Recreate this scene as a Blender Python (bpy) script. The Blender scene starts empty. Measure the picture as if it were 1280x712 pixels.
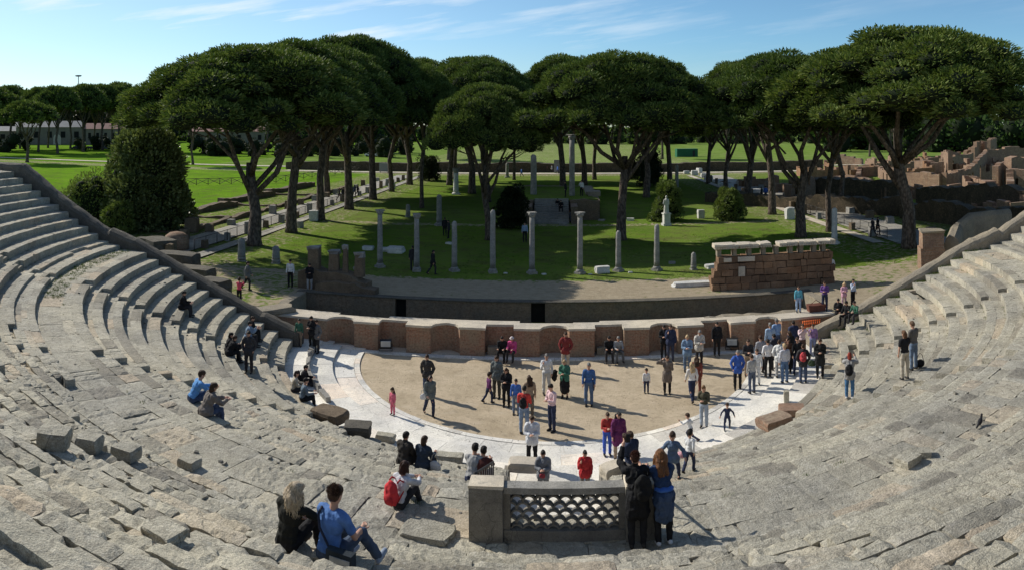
import bpy, bmesh, math, random
from math import sin, cos, pi, sqrt, atan2, radians, tan, asin
from mathutils import Vector, Matrix, noise

random.seed(11)
SC = bpy.context.scene
COL = SC.collection
# ------------------------------------------------------------------ camera geometry (used to read positions off the ground)
F, YH, CX, HC, CY = 900.0, 157.0, 693.0, 11.8, -36.6
PODY = 0.0

R0 = 13.4
NL, TL, RL = 12, 0.81, 0.345
ZB = 0.38
R_PR0 = R0 + NL * TL            # 23.3 praecinctio inner edge
R_PR1 = R_PR0 + 1.85
ZPR = ZB + RL * NL
NU, TU, RU = 11, 0.77, 0.385
R_TOP = R_PR1 + NU * TU         # 33.9
YEND = -1.55

def row_of(r):
    """index, inner radius, top z"""
    if r < R_PR0:
        i = max(0, int((r - R0) / TL)); return i, R0 + TL * i, ZB + RL * (i + 1)
    if r < R_PR1: return NL, R_PR0, ZPR
    j = min(NU, int((r - R_PR1) / TU)); return NL + 1 + j, R_PR1 + TU * j, ZPR + RU * (min(j, NU - 1) + 1)

def h(x, y):
    r = sqrt(x * x + y * y)
    if y <= YEND:
        if abs(x) < 1.45 and y < -13.4 and r < R_PR0: return 0.32
        if r < 9.95: return 0.0
        if r < 11.1: return 0.06
        if r < 12.2: return 0.18
        if r < R0: return 0.32
        if r < 36.5: return row_of(r)[2]
        return 1.5
    if abs(x) < 15.0:
        if y < 0: return 0.0 if r < 9.95 else 0.10
        if y < 0.95: return 1.5
        if y < 5.3: return 0.3
    if -5 < x < 4.6 and 42 < y < 60: return 3.7
    return 1.5

def hit(px, py, z=None):
    th = (px - CX) / F; s = (py - YH) / F
    if z is not None:
        D = (HC - z) / s
    else:
        D = 3.0
        while D < 600:
            if HC - s * D <= h(D * sin(th), CY + D * cos(th)): break
            D += 0.04
    x, y = D * sin(th), CY + D * cos(th)
    return x, y, (h(x, y) if z is None else z), D

# ------------------------------------------------------------------ mesh builder
class MB:
    def __init__(s): s.v = []; s.f = []; s.sm = []
    def add(s, vs, fs, smooth=False):
        o = len(s.v); s.v.extend(vs)
        s.f.extend([tuple(i + o for i in f) for f in fs]); s.sm.extend([smooth] * len(fs)); return o
    def box(s, c, d, rz=0.0, taper=1.0, rot=None, jit=0.0):
        x, y, z = d[0] / 2, d[1] / 2, d[2] / 2
        m = rot or Matrix.Rotation(rz, 3, 'Z'); c = Vector(c); vs = []
        for sz in (-1, 1):
            t = taper if sz > 0 else 1
            for sx, sy in ((-1, -1), (1, -1), (1, 1), (-1, 1)):
                p = m @ Vector((sx * x * t, sy * y * t, sz * z)) + c
                if jit: p += Vector((random.uniform(-jit, jit), random.uniform(-jit, jit), random.uniform(-jit, jit)))
                vs.append(p)
        s.add(vs, [(3, 2, 1, 0), (4, 5, 6, 7), (0, 1, 5, 4), (1, 2, 6, 5), (2, 3, 7, 6), (3, 0, 4, 7)])
    def tube(s, pts, rads, n=8, cap=True, smooth=True):
        pts = [Vector(p) for p in pts]
        if not hasattr(rads, '__len__'): rads = [rads] * len(pts)
        rings = []; up = Vector((0.13, 0.31, 0.94)); vs = []
        for i, p in enumerate(pts):
            d = (pts[min(i + 1, len(pts) - 1)] - pts[max(i - 1, 0)])
            d = d.normalized() if d.length > 1e-9 else Vector((0, 0, 1))
            a = d.cross(Vector((1, 0, 0)) if abs(d.x) < .8 else Vector((0, 1, 0))).normalized(); b = d.cross(a)
            for k in range(n):
                t = 2 * pi * k / n
                vs.append(p + (a * cos(t) + b * sin(t)) * rads[i])
        fs = []
        for i in range(len(pts) - 1):
            for k in range(n):
                k2 = (k + 1) % n
                fs.append((i * n + k, i * n + k2, (i + 1) * n + k2, (i + 1) * n + k))
        if cap:
            fs.append(tuple(range(n - 1, -1, -1))); fs.append(tuple((len(pts) - 1) * n + k for k in range(n)))
        s.add(vs, fs, smooth)
    def ell(s, c, r, rot=None, nu=12, nv=8):
        c = Vector(c); vs = []; fs = []
        for j in range(nv + 1):
            ph = pi * j / nv
            for i in range(nu):
                t = 2 * pi * i / nu
                p = Vector((r[0] * sin(ph) * cos(t), r[1] * sin(ph) * sin(t), r[2] * cos(ph)))
                if rot: p = rot @ p
                vs.append(p + c)
        for j in range(nv):
            for i in range(nu):
                i2 = (i + 1) % nu
                fs.append((j * nu + i, (j + 1) * nu + i, (j + 1) * nu + i2, j * nu + i2))
        s.add(vs, fs, True)
    def cap(s, a, b, ra, rb, n=10):
        """capsule with round ends"""
        a, b = Vector(a), Vector(b); d = b - a; L = d.length
        d = d.normalized() if L > 1e-6 else Vector((0, 0, 1))
        pts, rr = [], []
        for k in (0.0, .35, .7, 1.0):
            q = k * pi / 2; pts.append(a - d * ra * cos(q)); rr.append(max(ra * sin(q), ra * .05))
        for k in (0.0, .3, .65, 1.0):
            q = k * pi / 2; pts.append(b + d * rb * sin(q)); rr.append(max(rb * cos(q), rb * .05))
        # robust frame
        e = d.cross(Vector((1, 0, 0)) if abs(d.x) < .8 else Vector((0, 1, 0))).normalized(); g = d.cross(e)
        vs = []; fs = []
        for p, r in zip(pts, rr):
            for k in range(n):
                t = 2 * pi * k / n; vs.append(p + (e * cos(t) + g * sin(t)) * r)
        for i in range(len(pts) - 1):
            for k in range(n):
                k2 = (k + 1) % n; fs.append((i * n + k, i * n + k2, (i + 1) * n + k2, (i + 1) * n + k))
        fs.append(tuple(range(n - 1, -1, -1))); fs.append(tuple((len(pts) - 1) * n + k for k in range(n)))
        s.add(vs, fs, True)
    def mesh(s, name, mat=None):
        me = bpy.data.meshes.new(name)
        me.from_pydata([tuple(v) for v in s.v], [], s.f)
        me.polygons.foreach_set('use_smooth', s.sm)
        if mat: me.materials.append(mat)
        me.update(); return me
    def build(s, name, mat, parent=None, fix=True):
        me = s.mesh(name, mat)
        if fix:
            bm = bmesh.new(); bm.from_mesh(me); bmesh.ops.recalc_face_normals(bm, faces=bm.faces); bm.to_mesh(me); bm.free()
        return ob(name, me, parent)

def ob(name, me, parent=None, loc=None, rz=None, mat=None):
    o = bpy.data.objects.new(name, me); COL.objects.link(o)
    if parent: o.parent = parent
    if loc is not None: o.location = loc
    if rz is not None: o.rotation_euler = (0, 0, rz)
    if mat is not None:
        o.material_slots[0].link = 'OBJECT'; o.material_slots[0].material = mat
    return o

def empty(name, loc=(0, 0, 0), rz=0.0):
    o = bpy.data.objects.new(name, None); COL.objects.link(o)
    o.empty_display_size = .3; o.location = loc; o.rotation_euler = (0, 0, rz); return o

def tag(o, label=None, cat=None, group=None, kind=None):
    if label: o['label'] = label
    if cat: o['category'] = cat
    if group: o['group'] = group
    if kind: o['kind'] = kind
    return o

# ------------------------------------------------------------------ materials
def newmat(name):
    m = bpy.data.materials.new(name); m.use_nodes = True
    nt = m.node_tree; nt.nodes.clear()
    out = nt.nodes.new('ShaderNodeOutputMaterial'); p = nt.nodes.new('ShaderNodeBsdfPrincipled')
    nt.links.new(p.outputs[0], out.inputs[0]); p.inputs['Roughness'].default_value = .85
    if 'Specular IOR Level' in p.inputs: p.inputs['Specular IOR Level'].default_value = .2
    return m, nt, p

class NT:
    def __init__(s, nt): s.nt = nt
    def n(s, t, **k):
        nd = s.nt.nodes.new(t)
        for a, b in k.items(): setattr(nd, a, b)
        return nd
    def l(s, a, b): s.nt.links.new(a, b)
    def pos(s, obj=False):
        if obj: return s.n('ShaderNodeTexCoord').outputs['Object']
        return s.n('ShaderNodeNewGeometry').outputs['Position']
    def noise(s, vec, scale, detail=4, rough=.55):
        t = s.n('ShaderNodeTexNoise'); t.inputs['Scale'].default_value = scale
        t.inputs['Detail'].default_value = detail; t.inputs['Roughness'].default_value = rough
        s.l(vec, t.inputs['Vector']); return t.outputs['Fac']
    def vor(s, vec, scale, feat='F1', out='Distance'):
        t = s.n('ShaderNodeTexVoronoi'); t.feature = feat; t.inputs['Scale'].default_value = scale
        s.l(vec, t.inputs['Vector']); return t.outputs[out]
    def ramp(s, fac, stops):
        r = s.n('ShaderNodeValToRGB'); e = r.color_ramp.elements
        while len(e) > 1: e.remove(e[-1])
        e[0].position = stops[0][0]; e[0].color = (*stops[0][1], 1) if hasattr(stops[0][1], '__len__') else (stops[0][1],) * 3 + (1,)
        for p, c in stops[1:]:
            q = e.new(p); q.color = (*c, 1) if hasattr(c, '__len__') else (c, c, c, 1)
        s.l(fac, r.inputs[0]); return r.outputs[0]
    def mix(s, fac, a, b, mode='MIX'):
        m = s.n('ShaderNodeMix', data_type='RGBA', blend_type=mode)
        for i, v in ((0, fac), (6, a), (7, b)):
            if isinstance(v, (int, float)): m.inputs[i].default_value = v
            elif isinstance(v, tuple): m.inputs[i].default_value = (*v, 1)
            else: s.l(v, m.inputs[i])
        return m.outputs[2]
    def math(s, op, a, b=0.0):
        m = s.n('ShaderNodeMath', operation=op)
        for i, v in ((0, a), (1, b)):
            if isinstance(v, (int, float)): m.inputs[i].default_value = v
            else: s.l(v, m.inputs[i])
        return m.outputs[0]
    def bump(s, p, hgt, strength=.5, dist=.03):
        b = s.n('ShaderNodeBump'); b.inputs['Strength'].default_value = strength; b.inputs['Distance'].default_value = dist
        s.l(hgt, b.inputs['Height']); s.l(b.outputs[0], p.inputs['Normal'])

def stone_mat(name, c1, c2, dark, scale=1.0, spots=.5, obj=False, island=0.0, light=None, bumps=.6):
    m, nt, p = newmat(name); N = NT(nt); v = N.pos(obj)
    a = N.noise(v, 1.1 * scale, 6, .62); b = N.noise(v, 7 * scale, 6, .7); c = N.noise(v, 26 * scale, 5, .7)
    col = N.mix(N.ramp(a, [(.35, 0.), (.65, 1.)]), c1, c2)
    col = N.mix(N.math('MULTIPLY', N.ramp(b, [(.5, 0.), (.68, 1.)]), spots), col, dark)
    col = N.mix(N.math('MULTIPLY', N.ramp(c, [(.52, 0.), (.62, 1.)]), spots * .8), col, dark)
    if light:
        d = N.noise(v, 3.3 * scale, 5, .7); e = N.vor(v, 5 * scale)
        col = N.mix(N.math('MULTIPLY', N.ramp(d, [(.56, 0.), (.66, 1.)]), .7), col, light)
    if island:
        r = N.n('ShaderNodeNewGeometry').outputs['Random Per Island']
        col = N.mix(1.0, col, N.ramp(r, [(0., (.66, .65, .66)), (.07, (.70, .69, .69)), (.12, (1 - island * .7,) * 3), (.86, (1 + island * .4,) * 3), (.9, (1.10, .98, .90)), (1., (1.18, 1.16, 1.12))]), 'MULTIPLY')
    z_ = N.noise(v, .28 * scale, 4, .6); col = N.mix(1.0, col, N.ramp(z_, [(.32, (.80, .80, .82)), (.68, (1.14, 1.10, 1.02))]), 'MULTIPLY')
    li = N.vor(v, 9 * scale); lm = N.noise(v, 1.7 * scale, 4, .6)
    col = N.mix(N.math('MULTIPLY', N.math('MULTIPLY', N.ramp(li, [(.12, 1.), (.26, 0.)]), N.ramp(lm, [(.48, 0.), (.6, 1.)])), .55), col, light or tuple(min(1, q * 1.45) for q in c2))
    wv = N.n('ShaderNodeVectorMath', operation='ADD'); N.l(v, wv.inputs[0]); nn_ = N.n('ShaderNodeTexNoise'); nn_.inputs['Scale'].default_value = 2.2; N.l(v, nn_.inputs['Vector']); sc_ = N.n('ShaderNodeVectorMath', operation='SCALE'); N.l(nn_.outputs['Color'], sc_.inputs[0]); sc_.inputs['Scale'].default_value = .55; N.l(sc_.outputs[0], wv.inputs[1])
    ck = N.vor(wv.outputs[0], 1.25 * scale, 'DISTANCE_TO_EDGE'); col = N.mix(N.math('MULTIPLY', N.math('MULTIPLY', N.ramp(ck, [(.006, 1.), (.022, 0.)]), N.ramp(N.noise(v, 1.3, 3), [(.46, 0.), (.56, 1.)])), .7), col, dark)
    fs_ = N.noise(v, 70 * scale, 3, .8); col = N.mix(1.0, col, N.ramp(fs_, [(.38, .74), (.62, 1.22)]), 'MULTIPLY')
    pt = N.vor(v, 17 * scale); col = N.mix(N.math('MULTIPLY', N.math('MULTIPLY', N.ramp(pt, [(.10, 1.), (.20, 0.)]), N.ramp(a, [(.45, 0.), (.6, 1.)])), .6 * min(1, spots * 1.5)), col, dark)
    N.l(col, p.inputs['Base Color'])
    hh = N.math('ADD', N.math('MULTIPLY', b, 1.0), N.math('MULTIPLY', c, .55))
    N.bump(p, hh, bumps, .06 / scale)
    return m

def brick_mat(name, c1, c2, mortar, bw=.30, bh=.075, patch=None, dirt=.5, obj=False):
    m, nt, p = newmat(name); N = NT(nt); v = N.pos(obj)
    sp = N.n('ShaderNodeSeparateXYZ'); N.l(v, sp.inputs[0])
    cb = N.n('ShaderNodeCombineXYZ'); N.l(N.math('ADD', sp.outputs[0], N.math('MULTIPLY', sp.outputs[1], .83)), cb.inputs[0]); N.l(sp.outputs[2], cb.inputs[1])
    wob = N.noise(v, 2.5, 2)
    cb2 = N.n('ShaderNodeVectorMath', operation='ADD'); N.l(cb.outputs[0], cb2.inputs[0])
    cc = N.n('ShaderNodeCombineXYZ'); N.l(N.math('MULTIPLY', wob, .06), cc.inputs[1]); N.l(cc.outputs[0], cb2.inputs[1])
    bt = N.n('ShaderNodeTexBrick'); N.l(cb2.outputs[0], bt.inputs['Vector'])
    bt.inputs['Color1'].default_value = (*c1, 1); bt.inputs['Color2'].default_value = (*c2, 1); bt.inputs['Mortar'].default_value = (*mortar, 1)
    bt.inputs['Scale'].default_value = 1; bt.inputs['Brick Width'].default_value = bw; bt.inputs['Row Height'].default_value = bh
    bt.inputs['Mortar Size'].default_value = bh * .16; bt.inputs['Bias'].default_value = .1
    a = N.noise(v, 1.3, 6, .65); b = N.noise(v, 9, 5, .7)
    col = N.mix(N.ramp(a, [(.4, 0.), (.62, 1.)]), bt.outputs[0], patch or mortar)
    col = N.mix(N.math('MULTIPLY', N.ramp(b, [(.45, 0.), (.7, 1.)]), dirt), col, tuple(x * .25 for x in c1))
    N.l(col, p.inputs['Base Color'])
    N.bump(p, N.math('ADD', N.math('MULTIPLY', bt.outputs[1], -.6), b), .7, .035)
    return m

def plain(name, col, rough=.7, var=.12, scale=6, metal=0.0, spec=.25):
    m, nt, p = newmat(name); N = NT(nt); v = N.pos(True)
    a = N.noise(v, scale, 4, .6)
    c = N.mix(N.ramp(a, [(.3, 0.), (.7, 1.)]), tuple(x * (1 - var) for x in col), tuple(min(1, x * (1 + var)) for x in col))
    N.l(c, p.inputs['Base Color']); p.inputs['Roughness'].default_value = rough; p.inputs['Metallic'].default_value = metal
    p.inputs['Specular IOR Level'].default_value = spec
    N.bump(p, a, .15, .02); return m

M = {}
M['stone'] = stone_mat('weathered_tufa', (.365, .345, .285), (.485, .46, .385), (.17, .158, .13), 1.0, .55, island=.16, light=(.56, .53, .455), bumps=.8)
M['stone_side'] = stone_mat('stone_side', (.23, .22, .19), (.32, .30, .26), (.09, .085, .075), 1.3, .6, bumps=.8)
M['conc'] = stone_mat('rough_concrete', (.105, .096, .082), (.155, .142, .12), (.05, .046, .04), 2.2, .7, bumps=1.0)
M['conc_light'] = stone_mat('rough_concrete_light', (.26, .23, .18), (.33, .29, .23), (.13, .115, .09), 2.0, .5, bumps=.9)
M['slab'] = stone_mat('podium_slab', (.50, .45, .37), (.62, .56, .47), (.34, .31, .26), 1.4, .4, bumps=.4)
M['marble'] = stone_mat('marble_old', (.70, .685, .64), (.84, .82, .77), (.42, .405, .37), 1.0, .45, bumps=.3, island=.16)
M['colm'] = stone_mat('column_marble', (.24, .235, .22), (.36, .35, .33), (.13, .125, .115), 2.2, .6, obj=True, bumps=.5)
M['whitem'] = stone_mat('white_marble', (.55, .55, .53), (.68, .68, .66), (.30, .30, .29), 2.2, .4, bumps=.3, obj=True)
M['balus'] = stone_mat('balustrade_stone', (.17, .16, .145), (.25, .24, .215), (.09, .085, .075), 2.2, .5, bumps=.6)
M['tufa_warm'] = stone_mat('tufa_warm', (.22, .135, .085), (.31, .20, .13), (.10, .07, .05), 1.8, .7, bumps=1.0, island=.3)
M['tufa'] = stone_mat('tufa_dark', (.15, .115, .08), (.22, .17, .12), (.075, .06, .045), 1.6, .7, bumps=1.0)
M['moss_shade'] = stone_mat('mossy_wall_shade', (.06, .05, .034), (.115, .09, .062), (.025, .024, .017), 1.2, .8, light=(.22, .16, .11), bumps=1.0)  # mossy wall colour with tree shade painted in; light patches stand for sun
M['dark'] = stone_mat('dark_hole', (.012, .012, .012), (.02, .02, .02), (.01, .01, .01), 2, .3)
M['brick'] = brick_mat('podium_brick', (.34, .145, .085), (.44, .235, .145), (.36, .28, .20), patch=(.34, .25, .17), dirt=.6)
M['brick_dark'] = brick_mat('old_brick_grey', (.22, .145, .10), (.28, .20, .14), (.20, .17, .13), patch=(.19, .155, .12), dirt=.6)
M['ruin'] = brick_mat('ruin_brick', (.27, .155, .10), (.37, .235, .16), (.32, .25, .18), bw=.6, bh=.18, patch=(.24, .16, .115), dirt=.55)
M['road'] = stone_mat('old_paving', (.32, .31, .28), (.44, .42, .38), (.15, .14, .11), .8, .6, bumps=.4)
M['iron'] = plain('iron_rail', (.045, .04, .038), .6, .3, 12)
M['wood'] = plain('fence_wood', (.09, .075, .055), .8, .3, 9)
M['black'] = plain('black_plastic', (.02, .02, .021), .5)
M['lampglass'] = plain('lamp_glass', (.45, .48, .50), .15, .1, 3, spec=.5)
M['orange'] = plain('orange_net', (.75, .16, .04), .7)
M['greenbox'] = plain('green_container', (.02, .12, .06), .6)
M['plaster'] = plain('pale_plaster', (.20, .17, .14), .9, .15, .4)
M['rooftile'] = plain('roof_tile', (.30, .17, .14), .85, .2, 1.2)
M['roofgrey'] = plain('roof_grey', (.22, .22, .22), .7, .15, .5)
M['yellowrail'] = plain('yellow_rail', (.35, .28, .10), .7)

def ground_mat():
    m, nt, p = newmat('ground_surface'); N = NT(nt); v = N.pos()
    at = N.n('ShaderNodeAttribute', attribute_name='dirt').outputs['Fac']
    fld = N.n('ShaderNodeAttribute', attribute_name='field').outputs['Fac']
    a = N.noise(v, .22, 5, .6); b = N.noise(v, 2.5, 6, .7); c = N.noise(v, 30, 4, .7)
    g = N.mix(N.ramp(a, [(.35, 0.), (.65, 1.)]), (.095, .19, .018), (.17, .28, .030))
    g = N.mix(N.ramp(b, [(.42, 0.), (.62, .75)]), g, (.19, .22, .06))
    g = N.mix(N.math('MULTIPLY', N.ramp(c, [(.4, 0.), (.6, 1.)]), .45), g, (.035, .07, .014))
    g2 = N.mix(N.ramp(a, [(.35, 0.), (.65, 1.)]), (.115, .24, .014), (.165, .31, .020))
    g2 = N.mix(N.math('MULTIPLY', N.ramp(b, [(.45, 0.), (.6, 1.)]), .35), g2, (.07, .16, .02))
    g3 = N.mix(N.ramp(a, [(.4, 0.), (.6, 1.)]), (.13, .20, .045), (.21, .26, .09))
    w_ = N.noise(v, .06, 5, .65); g = N.mix(N.ramp(w_, [(.42, 0.), (.6, .55)]), g, (.16, .19, .06)); g2 = N.mix(N.ramp(w_, [(.5, 0.), (.66, .6)]), g2, (.07, .13, .02))
    g = N.mix(N.ramp(fld, [(.2, 0.), (.5, 1.)]), g, g2)
    g = N.mix(N.ramp(fld, [(.6, 0.), (.95, 1.)]), g, g3)
    ln = N.noise(v, .55, 5, .7); g = N.mix(N.ramp(ln, [(.5, 0.), (.64, .55)]), g, (.115, .10, .05))
    d = N.mix(N.ramp(b, [(.3, 0.), (.7, 1.)]), (.30, .245, .17), (.44, .37, .27))
    d = N.mix(N.math('MULTIPLY', N.ramp(c, [(.45, 0.), (.6, 1.)]), .4), d, (.14, .125, .08))
    k = N.math('ADD', at, N.math('MULTIPLY', N.math('SUBTRACT', b, .5), 1.6))
    col = N.mix(N.ramp(k, [(.4, 0.), (.6, 1.)]), g, d)
    N.l(col, p.inputs['Base Color'])
    p.inputs['Specular IOR Level'].default_value = 0.0; p.inputs['Roughness'].default_value = 1.0
    N.bump(p, N.math('ADD', b, c), .8, .05)
    return m
M['ground'] = ground_mat()

def sand_mat():
    m, nt, p = newmat('orchestra_sand'); N = NT(nt); v = N.pos()
    a = N.noise(v, .5, 6, .65); b = N.noise(v, 5, 6, .75); c = N.noise(v, 45, 3, .7)
    col = N.mix(N.ramp(a, [(.35, 0.), (.65, 1.)]), (.40, .32, .215), (.57, .465, .33))
    col = N.mix(N.math('MULTIPLY', N.ramp(b, [(.48, 0.), (.66, 1.)]), .5), col, (.30, .235, .16))
    col = N.mix(N.math('MULTIPLY', N.ramp(c, [(.5, 0.), (.6, 1.)]), .35), col, (.54, .46, .34))
    d = N.noise(v, 1.6, 7, .75); col = N.mix(N.ramp(d, [(.54, 0.), (.66, .6)]), col, (.25, .20, .135)); e = N.noise(v, .9, 3, .5); col = N.mix(N.ramp(e, [(.58, 0.), (.7, .5)]), col, (.56, .47, .35))
    N.l(col, p.inputs['Base Color']); N.bump(p, N.math('ADD', N.math('ADD', b, c), d), .7, .04); return m
M['sand'] = sand_mat()

def leaf_mat(name, c1, c2, tip, scale=.5, rough=.6):
    m, nt, p = newmat(name); N = NT(nt); v = N.pos()
    a = N.noise(v, scale, 3, .6)
    r = N.n('ShaderNodeNewGeometry').outputs['Random Per Island']
    col = N.mix(N.ramp(a, [(.35, 0.), (.65, 1.)]), c1, c2)
    col = N.mix(N.ramp(r, [(.45, 0.), (1., .8)]), col, tip)
    oi = N.n('ShaderNodeObjectInfo').outputs['Random']
    col = N.mix(1.0, col, N.ramp(oi, [(0., (.8, .85, .8)), (1., (1.15, 1.1, 1.0))]), 'MULTIPLY')
    N.l(col, p.inputs['Base Color']); p.inputs['Roughness'].default_value = rough
    p.inputs['Specular IOR Level'].default_value = .07
    tb = N.n('ShaderNodeBsdfTranslucent'); N.l(N.mix(1.0, col, (1.15, 1.2, .6), 'MULTIPLY'), tb.inputs[0]); mx = N.n('ShaderNodeMixShader'); mx.inputs[0].default_value = .22
    out = [q for q in nt.nodes if q.type == 'OUTPUT_MATERIAL'][0]; N.l(p.outputs[0], mx.inputs[1]); N.l(tb.outputs[0], mx.inputs[2]); N.l(mx.outputs[0], out.inputs[0])
    return m
M['needle'] = leaf_mat('pine_needles', (.052, .088, .022), (.086, .128, .036), (.22, .26, .095))
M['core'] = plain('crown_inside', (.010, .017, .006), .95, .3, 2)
M['leaf_oak'] = leaf_mat('holm_oak_leaves', (.09, .115, .042), (.13, .155, .06), (.30, .32, .17), rough=.35)
M['leaf_bush'] = leaf_mat('bush_leaves', (.10, .14, .035), (.15, .19, .06), (.26, .30, .12))
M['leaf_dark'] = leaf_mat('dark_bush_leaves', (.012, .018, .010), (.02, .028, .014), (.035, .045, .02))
M['leaf_far'] = leaf_mat('far_wood_leaves', (.045, .08, .025), (.075, .12, .035), (.11, .16, .06), scale=.1)
M['weed'] = leaf_mat('weeds', (.06, .10, .025), (.11, .15, .04), (.16, .18, .07))

def bark_mat():
    m, nt, p = newmat('pine_bark'); N = NT(nt); v = N.pos(True)
    mp = N.n('ShaderNodeMapping'); mp.inputs['Scale'].default_value = (4, 4, 1.3); N.l(v, mp.inputs[0])
    a = N.noise(mp.outputs[0], 1.6, 5, .7); b = N.vor(mp.outputs[0], 2.2)
    col = N.mix(N.ramp(b, [(.15, 0.), (.55, 1.)]), (.17, .125, .095), (.055, .042, .034))
    col = N.mix(N.ramp(a, [(.45, 0.), (.7, .7)]), col, (.21, .17, .14))
    N.l(col, p.inputs['Base Color']); N.bump(p, N.math('SUBTRACT', a, b), .9, .08); return m
M['bark'] = bark_mat()

_cl = {}
def cloth(c, rough=.85):
    k = tuple(round(x, 3) for x in c)
    if k not in _cl:
        m, nt, p = newmat('cloth_%02d' % len(_cl)); N = NT(nt); v = N.pos(True); mx = max(c); g_ = sum(c) / 3
        c = tuple(q * .88 + g_ * .12 for q in c)
        a = N.noise(v, 5, 5, .65); b = N.noise(v, 19, 4, .6)
        col = N.mix(N.ramp(a, [(.3, 0.), (.7, 1.)]), tuple(q * .72 for q in c), tuple(min(1, q * 1.2 + .004) for q in c))
        N.l(col, p.inputs['Base Color']); p.inputs['Roughness'].default_value = rough; p.inputs['Specular IOR Level'].default_value = .12
        N.bump(p, N.math('ADD', a, N.math('MULTIPLY', b, .5)), .55, .03); _cl[k] = m
    return _cl[k]
def hairmat(c):
    k = ('hair',) + tuple(round(x, 3) for x in c)
    if k not in _cl:
        m, nt, p = newmat('hair_%02d' % len(_cl)); N = NT(nt); v = N.pos(True)
        mp = N.n('ShaderNodeMapping'); mp.inputs['Scale'].default_value = (1, 1, .10); N.l(v, mp.inputs[0]); a = N.noise(mp.outputs[0], 75, 4, .7); b = N.noise(mp.outputs[0], 22, 3, .6)
        col = N.mix(N.ramp(a, [(.35, 0.), (.65, 1.)]), tuple(q * .45 for q in c), tuple(min(1, q * 1.35) for q in c)); N.l(col, p.inputs['Base Color'])
        p.inputs['Roughness'].default_value = .5; N.bump(p, N.math('ADD', a, b), .9, .02); _cl[k] = m
    return _cl[k]
def skinmat(i=0):
    k = ('skin', i)
    if k not in _cl: _cl[k] = plain('skin_%d' % i, ((.47, .27, .19), (.38, .21, .14), (.55, .34, .25))[i], .55, .06, 20, spec=.3)
    return _cl[k]

# ------------------------------------------------------------------ world, sun, camera
SUN_EL = radians(35.0)
sdx, sdy = -0.885, 0.465           # direction towards the sun (horizontal)
def make_world():
    w = bpy.data.worlds.new('World'); SC.world = w; w.use_nodes = True; nt = w.node_tree; nt.nodes.clear(); N = NT(nt)
    out = N.n('ShaderNodeOutputWorld'); bg = N.n('ShaderNodeBackground'); bg.inputs[1].default_value = .078
    sky = N.n('ShaderNodeTexSky'); sky.sky_type = 'NISHITA'; sky.sun_disc = False
    sky.sun_elevation = SUN_EL; sky.sun_rotation = atan2(sdx, sdy); sky.altitude = 10; sky.air_density = 1.0; sky.dust_density = .35; sky.ozone_density = 2.0
    tc = N.n('ShaderNodeTexCoord').outputs['Generated']
    # thin cirrus streaks laid out by sky direction
    sp = N.n('ShaderNodeSeparateXYZ'); N.l(tc, sp.inputs[0])
    az = N.math('ARCTAN2', sp.outputs[0], sp.outputs[1])
    el = N.math('DIVIDE', sp.outputs[2], N.math('MAXIMUM', N.math('SQRT', N.math('ADD', N.math('POWER', sp.outputs[0], 2.0), N.math('POWER', sp.outputs[1], 2.0))), .01))
    ac = N.math('SUBTRACT', el, N.math('MULTIPLY', az, .15))
    cb = N.n('ShaderNodeCombineXYZ'); N.l(N.math('MULTIPLY', az, 2.6), cb.inputs[0]); N.l(N.math('MULTIPLY', ac, 24.0), cb.inputs[1])
    n1 = N.noise(cb.outputs[0], 1.0, 7, .6)
    cb2 = N.n('ShaderNodeCombineXYZ'); N.l(N.math('MULTIPLY', az, 3.0), cb2.inputs[0]); N.l(N.math('MULTIPLY', el, 6.0), cb2.inputs[1])
    n2 = N.noise(cb2.outputs[0], 1.0, 3, .5)
    wisp = N.math('MULTIPLY', N.ramp(n1, [(.47, 0.), (.64, 1.)]), N.ramp(n2, [(.36, .15), (.58, 1.)]))
    hz = N.ramp(el, [(.055, 0.), (.12, 1.)])
    lf2 = N.ramp(N.math('ADD', N.math('MULTIPLY', az, .5), .5), [(.05, 1.), (.45, .9), (.60, .30), (.8, .12)])
    fac = N.math('MULTIPLY', N.math('MULTIPLY', N.math('MULTIPLY', wisp, hz), lf2), .85)
    hzl = N.math('MULTIPLY', N.math('MULTIPLY', N.ramp(N.math('ADD', N.math('MULTIPLY', az, .5), .5), [(.1, 1.), (.6, 0.)]), N.ramp(el, [(.0, 1.), (.35, .1)])), .40)
    fac = N.math('MAXIMUM', fac, hzl)
    tint = N.mix(1.0, sky.outputs[0], N.ramp(sp.outputs[2], [(.0, (1.15, 1.42, 1.6)), (.12, (1.0, 1.42, 1.68)), (0.3, (1.12, 1.38, 1.5)), (.5, (.8, 1.0, 1.15))]), 'MULTIPLY')
    col = N.mix(fac, tint, (12.5, 13.2, 13.6))
    N.l(col, bg.inputs[0]); N.l(bg.outputs[0], out.inputs[0])
make_world()
sl = bpy.data.lights.new('sun', 'SUN'); sl.energy = 5.0; sl.angle = radians(.5); sl.color = (1.0, .945, .84)
so = bpy.data.objects.new('sun', sl); COL.objects.link(so)
sd = Vector((sdx * cos(SUN_EL), sdy * cos(SUN_EL), sin(SUN_EL)))
so.rotation_euler = sd.to_track_quat('Z', 'Y').to_euler(); so.location = (-30, 20, 60)

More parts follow.
